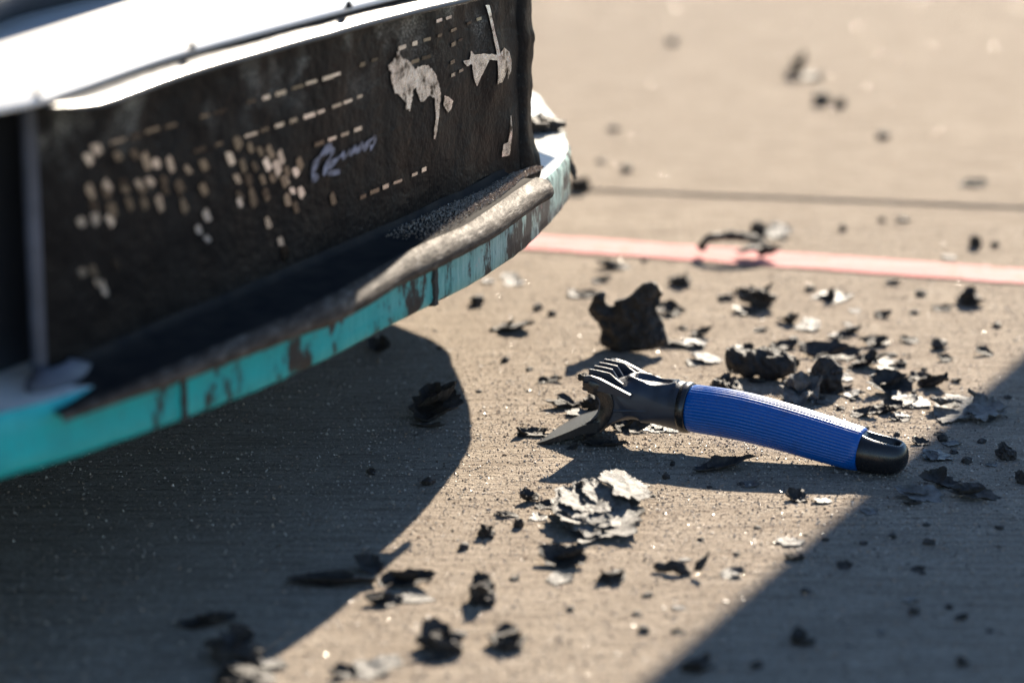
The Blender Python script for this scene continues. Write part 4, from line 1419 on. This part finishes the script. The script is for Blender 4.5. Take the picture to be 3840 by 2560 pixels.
# ------------------------------------------------------------------ shed rubber
def flake_mesh(seed, w, d, curl, crumple, thick, na=34, nr=5, tilt=(0, 0), layers=1):
    """thin torn scraps: ragged outline, crumpled, with a real thickness"""
    r = random.Random(seed)
    allv, allf = [], []
    for lay in range(layers):
        sx, sy = (1, 1) if lay == 0 else (r.uniform(.35, .75), r.uniform(.35, .75))
        ox, oy = (0, 0) if lay == 0 else (r.uniform(-.22, .22) * w, r.uniform(-.22, .22) * d)
        sd = seed * 1.37 + lay * 9.1
        ph = r.uniform(0, 6.28)
        outline = []
        for k in range(na):
            th = 2 * math.pi * k / na
            cx, sxn = math.cos(th), math.sin(th)
            rr = 1 + 0.40 * noise.noise(Vector((cx * 1.3 + sd, sxn * 1.3, 1))) + 0.26 * noise.noise(Vector((cx * 3.2, sxn * 3.2 + sd, 2))) + 0.15 * noise.noise(Vector((cx * 8, sxn * 8, sd))) + 0.09 * noise.noise(Vector((cx * 19, sxn * 19, sd)))
            rr += r.uniform(-.03, .03)
            outline.append(max(0.35, rr))
        mx = sum(outline) / na
        outline = [o / mx for o in outline]
        rings = []
        for q in range(nr + 1):
            rho = (q + 0.02) / nr
            rho = rho ** 0.85
            row = []
            for k in range(na):
                th = 2 * math.pi * k / na
                ok = 1 + (outline[k] - 1) * rho ** 4
                x = 0.5 * w * sx * ok * rho * math.cos(th)
                y = 0.5 * d * sy * ok * rho * math.sin(th)
                sc = 2.6 / max(w, d)
                z = crumple * fbm((x * sc * .8 + sd, y * sc * .8, 3.3), 2) + curl * (rho ** 2) * (0.5 + 0.5 * math.cos(th - ph)) + 0.10 * crumple * noise.noise(Vector((x * sc * 5, y * sc * 5, sd)))
                z += lay * thick * 1.6 + tilt[0] * x + tilt[1] * y
                row.append((x + ox, y + oy, z))
            rings.append(row)
        k0 = len(allv)
        nt = (nr + 1) * na
        for row in rings:
            allv += row
        for qi, row in enumerate(rings):
            tt = thick * (1.0 if qi < nr else 0.35)
            allv += [(x, y, z - tt * (1 + .3 * noise.noise(Vector((x * 300, y * 300, sd))))) for x, y, z in row]
        for base, flip in ((0, False), (nt, True)):
            for q in range(nr):
                for k in range(na):
                    a, b = base + q * na + k, base + q * na + (k + 1) % na
                    c_, e = base + (q + 1) * na + (k + 1) % na, base + (q + 1) * na + k
                    fc = (k0 + a, k0 + b, k0 + c_, k0 + e)
                    allf.append(fc[::-1] if flip else fc)
            allf.append(tuple(k0 + base + k for k in (range(na) if flip else reversed(range(na)))))
        o = nr * na
        for k in range(na):
            allf.append((k0 + o + k, k0 + nt + o + k, k0 + nt + o + (k + 1) % na, k0 + o + (k + 1) % na))
    return allv, allf


_ico = {}


def ico(sub):
    if sub not in _ico:
        bm = bmesh.new()
        bmesh.ops.create_icosphere(bm, subdivisions=sub, radius=1.0)
        bm.verts.index_update()
        _ico[sub] = ([v.co.copy() for v in bm.verts], [tuple(v.index for v in fc.verts) for fc in bm.faces])
        bm.free()
    return _ico[sub]


def lump_mesh(seed, w, d, h, jag=0.5, sub=3, freq=1.6):
    """torn lump: ridged noise over a ball, flat on the ground side"""
    vs0, fs = ico(sub)
    out = []
    for v in vs0:
        q = v * freq + Vector((seed * 1.71, seed * 0.37, 0))
        rdg = 1 - abs(noise.noise(q * 1.6)) * 2.0
        r = 0.80 + jag * (0.45 * noise.noise(q) + 0.22 * rdg * 0.8 + 0.26 * noise.noise(q * 3.1) + 0.08 * noise.noise(q * 6.7))
        p = v * r
        out.append(Vector((p.x * w * 0.56, p.y * d * 0.56, max(p.z, -0.72) * h * 0.58)))
    return out, fs


def ragged(seed, w, d, h, r):
    """torn scrap: a flattened core with steep curled tongues growing out of it"""
    v, f = lump_mesh(seed, w * 1.0, d * 1.0, h * 0.80, 0.95, 3, 1.5)
    vs, fs = [tuple(q) for q in v], list(f)
    for k in range(4):
        tv, tf = flake_mesh(seed * 7 + k, w * r.uniform(.55, .85), d * r.uniform(.55, .85), h * 0.30, h * 0.12, max(0.0009, h * .07), 36, 5, (r.uniform(-.9, .9), r.uniform(-.6, .7)), 1)
        ox, oy, oz = r.uniform(-.22, .22) * w, r.uniform(-.2, .2) * d, r.uniform(-.02, .16) * h
        n = len(vs)
        vs += [(a + ox, b + oy, max(c + oz, -h * 0.40)) for a, b, c in tv]
        fs += [tuple(n + i for i in q) for q in tf]
    return vs, fs


def ground_it(vs, sink=0.0006):
    lo = min(v[2] for v in vs)
    return [(v[0], v[1], v[2] - lo - sink) for v in vs]


def outline_mesh(poly, thick, cell, seed, rough=1.0, dome=0.004):
    """slab cut to a torn outline (x, z plane of the list), both faces rough"""
    P = [Vector(p) for p in poly]
    n = len(P)

    def inside(q):
        c = False
        j = n - 1
        for i in range(n):
            a, b = P[i], P[j]
            if (a.y > q.y) != (b.y > q.y) and q.x < (b.x - a.x) * (q.y - a.y) / (b.y - a.y) + a.x:
                c = not c
            j = i
        return c

    def nearest(q):
        best, bd = None, 1e9
        for i in range(n):
            a, b = P[i], P[(i + 1) % n]
            t = max(0.0, min(1.0, (q - a).dot(b - a) / max((b - a).length_squared, 1e-12)))
            s = a + (b - a) * t
            if (s - q).length < bd:
                best, bd = s, (s - q).length
        return best, bd
    x0, x1 = min(p.x for p in P), max(p.x for p in P)
    y0, y1 = min(p.y for p in P), max(p.y for p in P)
    nx, ny = int((x1 - x0) / cell) + 2, int((y1 - y0) / cell) + 2
    cells = [(i, j) for i in range(nx) for j in range(ny) if inside(Vector((x0 + (i + .5) * cell, y0 + (j + .5) * cell)))]
    idx, pts = {}, []
    quads = []
    for i, j in cells:
        q = []
        for di, dj in ((0, 0), (1, 0), (1, 1), (0, 1)):
            k = (i + di, j + dj)
            if k not in idx:
                idx[k] = len(pts)
                pts.append(Vector((x0 + k[0] * cell, y0 + k[1] * cell)))
            q.append(idx[k])
        quads.append(tuple(q))
    cnt = {}
    for q in quads:
        for a, b in zip(q, q[1:] + q[:1]):
            cnt[(min(a, b), max(a, b))] = cnt.get((min(a, b), max(a, b)), 0) + 1
    rim_e = {e for e, c in cnt.items() if c == 1}
    rim = {v for e in rim_e for v in e}
    front, back = [], []
    for k, p in enumerate(pts):
        s, dd = nearest(p)
        if k in rim:
            p = s
            dd = 0.0
        t = thick * 0.5 * (1 - math.exp(-dd / (thick * 0.45))) + thick * 0.06
        nz = rough * 0.35 * thick * fbm((p.x * 110 + seed, p.y * 110, 0), 4)
        bend = dome * noise.noise(Vector((p.x * 25 + seed, p.y * 25, 9)))
        front.append((p.x, bend - t + nz, p.y))
        back.append((p.x, bend + t + nz * 0.6 + rough * .2 * thick * noise.noise(Vector((p.x * 160, p.y * 160, seed))), p.y))
    m = len(pts)
    fs = [q for q in quads] + [tuple(m + i for i in reversed(q)) for q in quads]
    for a, b in rim_e:
        fs.append((a, b, m + b, m + a))
    return front + back, fs


def drop(name, vs, fs, mat, x, y, rz=0.0, z=0.0, smooth=False):
    o = link_mesh(name, ground_it(vs), fs, mat, None, smooth, (x, y, z))
    o.rotation_euler.z = rz
    return o


def where(x, y):
    """which readable patch of ground a scrap lies on"""
    line_y = 2.406 - 0.3 * (x - 0.017)
    if y > 2.66 - 0.19 * (x - 0.056):
        return 'far', 'beyond the joint in the concrete'
    if y > line_y + 0.06:
        return 'strip', 'between the red line and the concrete joint'
    # shade cast from the right
    sx = 0.386 + (y - 2.065) * 0.491
    if x > sx + 0.008 and y < 2.08:
        return 'shade', 'in the broad soft shadow right of the scraper'
    if y < 1.80 and x < -0.036 - (1.80 - y) * 0.27 or (y >= 1.8 and x < -0.034):
        return 'carshade', 'in the shadow under the race car'
    if y > 1.93:
        return 'behind', 'on sunlit concrete between the scraper and the red line'
    if 0.0 < x and y > 1.755:
        return 'tool', 'close beside the blue scraper'
    return 'front', 'on the sunlit wedge between the two big shadows'


LOOK = {
    'crumb': ('black rubber crumb', 'rubber crumb', 'rubber_crumb'),
    'chunk': ('knobbly black rubber chunk', 'rubber chunk', 'rubber_chunk'),
    'lump': ('brownish-black rubber lump', 'rubber lump', 'rubber_lump'),
    'shard': ('ragged dark torn rubber shard', 'rubber shard', 'rubber_shard'),
    'flake': ('thin grey curled rubber flake', 'rubber flake', 'rubber_flake'),
    'pale': ('pale shiny rubber flake', 'rubber flake', 'bright_rubber_flake'),
}


LANDMARKS = [('the upright two-peaked slab', 0.087, 2.08), ('the rolled strip', 0.183, 2.01), ('the five-sided chunk', 0.226, 1.968), ('the wide silver flake', 0.321, 1.921),
             ('the layered pale stack', 0.057, 1.69), ('the scraper blade', 0.035, 1.86), ('the scraper comb', 0.075, 1.90), ('the middle of the blue grip', 0.165, 1.83), ('the black end cap', 0.25, 1.78),
             ('the loop on the red line', 0.19, 2.38), ('the dazzling tilted flake', 0.236, 2.46), ('the two-pronged scrap', 0.0995, 1.59), ('the folded shard', -0.0535, 1.912),
             ('the splitter corner', 0.03, 2.25), ('the teal edge', -0.02, 2.1)]


def near_what(x, y):
    best = sorted(LANDMARKS, key=lambda q: math.hypot(q[1] - x, (q[2] - y) * 0.7))[0]
    d = math.hypot(best[1] - x, (best[2] - y) * 0.7)
    if d < 0.085:
        return ' near ' + best[0]
    return None


SHORT = {'far': ' beyond the concrete joint', 'strip': ' between red line and joint', 'shade': ' in the broad soft shadow', 'carshade': ' in the car shadow',
         'behind': ' on sunlit concrete before the red line', 'tool': ' beside the scraper', 'front': ' on the sunlit foreground wedge'}


def size_word(kind, w, h):
    if w > 0.033:
        return 'extra long ' if h < w * .3 else 'big '
    if w > 0.022:
        return 'long low ' if h < w * .32 else 'large '
    if w > 0.014:
        return 'flat ' if h < w * .36 else ('upright ' if h > w * .8 else 'mid-sized ')
    if w > 0.009:
        return 'small ' if h < w * .7 else 'small upright '
    return 'minute ' if w < 0.006 else 'little '


def scatter():
    for i, (kind, x, y, w, h, s) in enumerate(DEBRIS):
        r = random.Random(100 + i)
        if kind == 'crumb':
            vs, fs = lump_mesh(i + 3, w, w * r.uniform(.7, 1.1), max(h, w * .45), 0.9, 2, 1.9)
            mat = M['rubber']
        elif kind == 'chunk':
            vs, fs = ragged(i + 3, w, w * 0.7, h, r)
            mat = M['rubber']
        elif kind == 'lump':
            vs, fs = ragged(i + 3, w, w * 0.8, h * 0.85, r)
            mat = M['rubber']
        elif kind == 'shard':
            dep = max(w * .30, min(w * 0.9, h / s * 0.55))
            vs, fs = flake_mesh(i + 3, w * 1.02, dep, h * 0.55, h * 0.26, max(0.0009, h * .06), 60, 6, (r.uniform(-.12, .12), r.uniform(-.05, .25)), 2 if w > .02 else 1)
            mat = M['rubber']
        elif kind == 'flake':
            dep = max(w * .4, min(w * 1.0, h / s * 0.8))
            vs, fs = flake_mesh(i + 3, w, dep, h * 0.30, h * 0.14, 0.0009, 60, 6, (r.uniform(-.08, .08), r.uniform(.0, .16)), 2 if w > .018 else 1)
            mat = M['rubber_grey']
        else:
            dep = max(w * .45, min(w * 1.0, h / s * 0.75))
            vs, fs = flake_mesh(i + 3, w, dep, h * 0.22, h * 0.10, 0.0009, 60, 6, (r.uniform(-.08, .06), r.uniform(-.02, .10)), 1)
            mat = M['rubber_pale']
        reg, txt = where(x, y)
        look, cat, name = LOOK[kind]
        o = drop(name, vs, fs, mat, x, y, r.uniform(-.25, .25) if kind in ('shard', 'flake', 'pale') else r.uniform(0, 6.28))
        lab = size_word(kind, w, h) + look + (near_what(x, y) or SHORT[reg])
        tag(o, lab, cat, (cat + 's' if kind != 'pale' else 'bright flakes') + (near_what(x, y) or SHORT[reg]))


scatter()


def heroes():
    mm = 0.001
    # upright torn slab, two peaks
    o_ = [(225, 440), (250, 480), (300, 360), (340, 340), (375, 350), (370, 420), (400, 455), (440, 450), (430, 420), (470, 400), (540, 370), (600, 310), (650, 260), (710, 240), (745, 255), (770, 310), (790, 330), (770, 370), (760, 420), (735, 430), (750, 480), (800, 580), (835, 710), (800, 740), (740, 745), (640, 780), (500, 800), (380, 790), (330, 740), (345, 660), (320, 590), (260, 520)]
    poly = [((a - 535) / 9.5 * mm, (800 - b) / 10.0 * mm) for a, b in o_]
    vs, fs = outline_mesh(poly, 0.014, 0.0016, 2.0, 1.0, 0.010)
    vs = [(x, y + 0.10 * z, z) for x, y, z in vs]
    o = drop('rubber_slab', vs, fs, M['rubber'], 0.0873, 2.0797, rad(-4))
    tag(o, 'large torn black rubber slab standing on edge with two jagged peaks behind the scraper', 'rubber slab')

    # layered pale-topped stack in front of the scraper
    vs, fs = flake_mesh(501, 0.060, 0.085, 0.004, 0.0050, 0.0022, 72, 9, (-.02, .03), 1)
    lo = min(v[2] for v in vs)
    allv, allf = [], []
    r = random.Random(77)
    for L in range(9):
        sc = 1.0 if L == 0 else r.uniform(.30, .62)
        v, f = flake_mesh(520 + L * 3, 0.056 * sc, 0.080 * sc, 0.0035, 0.0022, 0.0014, 64, 7, (r.uniform(-.14, .14), r.uniform(.02, .26) if L else .04), 1)
        ox, oy = (0, 0) if L == 0 else (r.uniform(-.018, .018), -.024 + .046 * L / 8)
        k = len(allv)
        allv += [(a + ox, b + oy, c + 0.0020 + L * 0.0012) for a, b, c in v]
        allf += [tuple(k + i for i in q) for q in f]
    o = drop('rubber_flake_stack', allv, allf, M['rubber_pale'], 0.0575, 1.688, rad(8))
    tag(o, 'layered stack of peeling pale grey rubber flakes in front of the scraper', 'rubber flakes')
    v, f = lump_mesh(91, 0.022, 0.02, 0.018, 1.0, 4, 1.8)
    o = drop('rubber_chunk', v, f, M['rubber'], 0.047, 1.718, 0.6)
    tag(o, 'black rubber chunk leaning against the layered pale flake stack', 'rubber chunk')

    # open curl on the red line
    rows = []
    for i in range(40):
        a = rad(200 - 235 * i / 39)
        cx, cz = 0.024 * math.cos(a) * 1.15, 0.0100 * math.sin(a) + 0.004
        row = []
        for k in range(10):
            b = 2 * math.pi * k / 10
            rr = 0.0034 * (1 + .9 * fbm((i * .35, k * .6, 1.5), 3))
            row.append((cx + rr * math.cos(a) * math.cos(b), 0.006 * math.sin(b) * (1 + .5 * noise.noise(Vector((i * .3, k, 4)))), cz + rr * math.sin(a) * math.cos(b) + 0.0025))
        rows.append(row)
    v, f = grid(rows, closed_u=True)
    f.append(tuple(range(10)))
    f.append(tuple(range(len(v) - 10, len(v))))
    k = len(v)
    v2, f2 = flake_mesh(640, 0.034, 0.02, 0.006, 0.004, 0.0025, 40, 5)
    v = list(v) + [(a + 0.020, b, c + 0.004) for a, b, c in v2]
    f += [tuple(k + i for i in q) for q in f2]
    o = drop('rubber_curl', v, f, M['rubber'], 0.1905, 2.375, rad(-8), 0.0035)
    tag(o, 'black rubber curl arched like a loop on the red painted line', 'rubber curl')

    # bright flake propped up past the line
    v, f = flake_mesh(655, 0.026, 0.030, 0.004, 0.002, 0.0014, 44, 6, (0.05, 0.30), 1)
    o = drop('bright_rubber_flake', v, f, M['rubber_pale'], 0.236, 2.462, 0.1)
    tag(o, 'dazzling white flake tilted to the sun just past the red line', 'rubber flake')
    v, f = lump_mesh(33, 0.014, 0.012, 0.016, .8, 3)
    o = drop('rubber_chunk', v, f, M['rubber'], 0.2185, 2.457, 0)
    tag(o, 'dark wedge of rubber propping the dazzling flake past the red line', 'rubber chunk')

    # rolled log and pentagon chunk behind the handle
    pts = catmull([(-0.026, 0.004, 0.011), (-0.014, 0.001, 0.009), (0.002, 0, 0.0085), (0.016, -0.002, 0.009), (0.026, -0.002, 0.009)], 7)
    rows = []
    for i, c in enumerate(pts):
        s = i / (len(pts) - 1)
        rad_ = 0.0040 + 0.0068 * math.sin(math.pi * min(1, 0.10 + s * 0.80))
        rows.append([(c.x + 0.002 * noise.noise(Vector((s * 5, k * .7, 1))), c.y + rad_ * (1 + .35 * fbm((s * 7, math.cos(2 * math.pi * k / 18) * 1.4, math.sin(2 * math.pi * k / 18) * 1.4), 3)) * math.cos(2 * math.pi * k / 18),
                      c.z + rad_ * (1 + .35 * fbm((s * 7, math.cos(2 * math.pi * k / 18) * 1.4, math.sin(2 * math.pi * k / 18) * 1.4), 3)) * math.sin(2 * math.pi * k / 18)) for k in range(18)])
    v, f = grid(rows, closed_u=True)
    f.append(tuple(range(18)))
    f.append(tuple(range(len(v) - 18, len(v))))
    o = drop('rubber_roll', v, f, M['rubber'], 0.1825, 2.008, rad(-14))
    tag(o, 'rolled-up brown-black rubber strip lying behind the blue handle', 'rubber roll')
    o_ = [(10, 0), (2, 22), (10, 55), (28, 80), (52, 84), (70, 66), (84, 58), (82, 30), (90, 8), (70, 0)]
    vs, fs = outline_mesh([((a - 47) * 0.00031, b * 0.00033) for a, b in o_], 0.013, 0.0013, 6.0, 1.0, 0.004)
    vs = [(x, y + 0.25 * z, z) for x, y, z in vs]
    o = drop('rubber_chunk', vs, fs, M['rubber'], 0.2265, 1.968, rad(-12))
    tag(o, 'five-sided black rubber chunk standing beside the rolled strip', 'rubber chunk')
    v, f = flake_mesh(700, 0.028, 0.030, 0.012, 0.0085, 0.0014, 56, 8, (0.1, -.15), 2)
    o = drop('rubber_flake', v, f, M['rubber_pale'], 0.2065, 1.950, 0.2)
    tag(o, 'crinkled silvery rubber flake in front of the five-sided chunk', 'rubber flake')

    # wide grey flake at the edge of the soft shadow
    allv, allf = [], []
    for L, (sx, sy, ox, oy) in enumerate(((0.046, 0.062, 0.0, 0.0), (0.026, 0.030, 0.012, -0.006), (0.020, 0.020, -0.014, 0.008), (0.012, 0.012, 0.010, 0.014))):
        v, f = flake_mesh(720 + L, sx, sy, 0.0045, 0.0034, 0.0012, 72, 8, (0.04, 0.10 if L == 0 else .05), 1)
        k = len(allv)
        allv += [(a + ox, b + oy, c + L * 0.0018) for a, b, c in v]
        allf += [tuple(k + i for i in q) for q in f]
    o = drop('rubber_flake', allv, allf, M['rubber_pale'], 0.321, 1.921, rad(5))
    tag(o, 'wide silver-grey crinkled rubber flake at the rim of the soft shadow', 'rubber flake')

    # folded scrap in the car's shadow
    v, f = flake_mesh(750, 0.036, 0.034, 0.012, 0.0050, 0.0024, 56, 7, (0.38, 0.10), 2)
    o = drop('rubber_shard', v, f, M['rubber'], -0.0535, 1.912, rad(10))
    tag(o, 'folded dark rubber shard at the curved rim of the car shadow', 'rubber shard')

    # two-pronged scrap in the foreground sun
    o_ = [(60, 20), (75, 34), (100, 30), (120, 44), (160, 40), (180, 18), (220, 26), (235, 50), (240, 78), (228, 60), (200, 44), (185, 8), (160, 4), (130, 16), (100, 8), (74, 10)]
    vs, fs = outline_mesh([((a - 150) * 0.00019, b * 0.00022) for a, b in o_], 0.006, 0.0011, 8.0, 1.0, 0.006)
    vs = [(x, y + 0.5 * z, z) for x, y, z in vs]
    o = drop('rubber_shard', vs, fs, M['rubber'], 0.0995, 1.590, rad(-10))
    tag(o, 'two-pronged curled black rubber scrap on the sunlit foreground concrete', 'rubber shard')

    # pieces lying on the car
    v, f = lump_mesh(61, 0.034, 0.030, 0.012, 1.2, 3, 2.2)
    o = drop('rubber_chunk', v, f, M['rubber'], 0.0213, 2.138, 0.2, 0.1592)
    tag(o, 'crusty black rubber clump sitting on the white corner of the splitter', 'rubber chunk')
    v, f = flake_mesh(63, 0.010, 0.020, 0.004, 0.002, 0.002, 32, 5)
    v = [(a * 0.5, b, c) for a, b, c in v]
    vs = [(c, b * 0.4, a * 3.0) for a, b, c in v]
    lo = min(q[2] for q in vs)
    o = link_mesh('rubber_shard', vs, f, M['rubber'], None, False, (0.0440, 2.085, 0.142))
    tag(o, 'dangling sliver of rubber stuck to the outer splitter edge', 'rubber shard')
    # scrap snagged on the scraper's near tooth
    v, f = lump_mesh(64, 0.0055, 0.005, 0.005, 1.1, 3, 2.0)
    yaw = rad(24)
    q = Vector(TOOL_AT) + (-Vector((math.cos(yaw), -math.sin(yaw), 0)) * 203.6 + Vector((math.sin(yaw), math.cos(yaw), 0)) * -22.5 + Vector((0, 0, 47.2))) * mm
    o = link_mesh('rubber_crumb', v, f, M['rubber'], None, False, q)
    tag(o, 'speck of rubber snagged on the tip of the scraper comb', 'rubber crumb')


heroes()


# ------------------------------------------------------------------ unseen tray stand, added so that its tray casts the soft shadow
def build_shadow_stand():
    H = 0.95
    sh = Vector((0.56, 1.65, 0)) * H
    a0 = Vector((0.386, 2.065, 0)) + sh
    b0 = Vector((0.071, 1.423, 0)) + sh
    d = (a0 - b0).normalized()
    n = Vector((d.y, -d.x, 0))                    # to the right
    org = (a0 + b0) * 0.5 + n * 0.40
    st = empty('added_shadow_stand', (org.x, org.y, 0), math.atan2(d.y, d.x))
    tag(st, 'unseen steel rolling tray stand with red base, added to cast the soft shadow', 'tray stand')
    hl = (a0 - b0).length * 0.5
    # local x along d, local y towards the tray edge at y = +0.40
    box_part('tray', (-hl - 0.22, -0.02, H - 0.012), (hl + 0.06, 0.40, H), M['steel'], st, 0.003)
    for lo, hi in (((-hl - 0.22, -0.02, H), (hl + 0.06, -0.008, H + 0.035)), ((-hl - 0.22, 0.388, H), (hl + 0.06, 0.40, H + 0.012))):
        box_part('tray_lip', lo, hi, M['steel'], st, 0.002)
    box_part('post', (-0.03, -0.075, 0.10), (0.03, -0.015, H - 0.005), M['cart'], st, 0.006)
    box_part('base_bar', (-0.34, -0.075, 0.09), (0.34, -0.015, 0.14), M['cart'], st, 0.006)
    for x in (-0.31, 0.31):
        box_part('base_foot', (x - 0.03, -0.26, 0.085), (x + 0.03, 0.20, 0.135), M['cart'], st, 0.006)
        for wy in (-0.22, 0.16):
            rows = []
            for i in range(20):
                a = 2 * math.pi * i / 20
                rows.append([(x + math.cos(a) * r, wy + yy, 0.042 + math.sin(a) * r) for yy, r in ((-0.014, 0.01), (-0.014, 0.038), (-0.010, 0.042), (0.010, 0.042), (0.014, 0.038), (0.014, 0.01))])
            v, f = grid(rows, closed_v=True)
            link_mesh('caster', v, f, M['tyre'], st, True)
            box_part('caster_fork', (x - 0.016, wy - 0.022, 0.04), (x + 0.016, wy + 0.022, 0.088), M['steel'], st, 0.002)


build_shadow_stand()
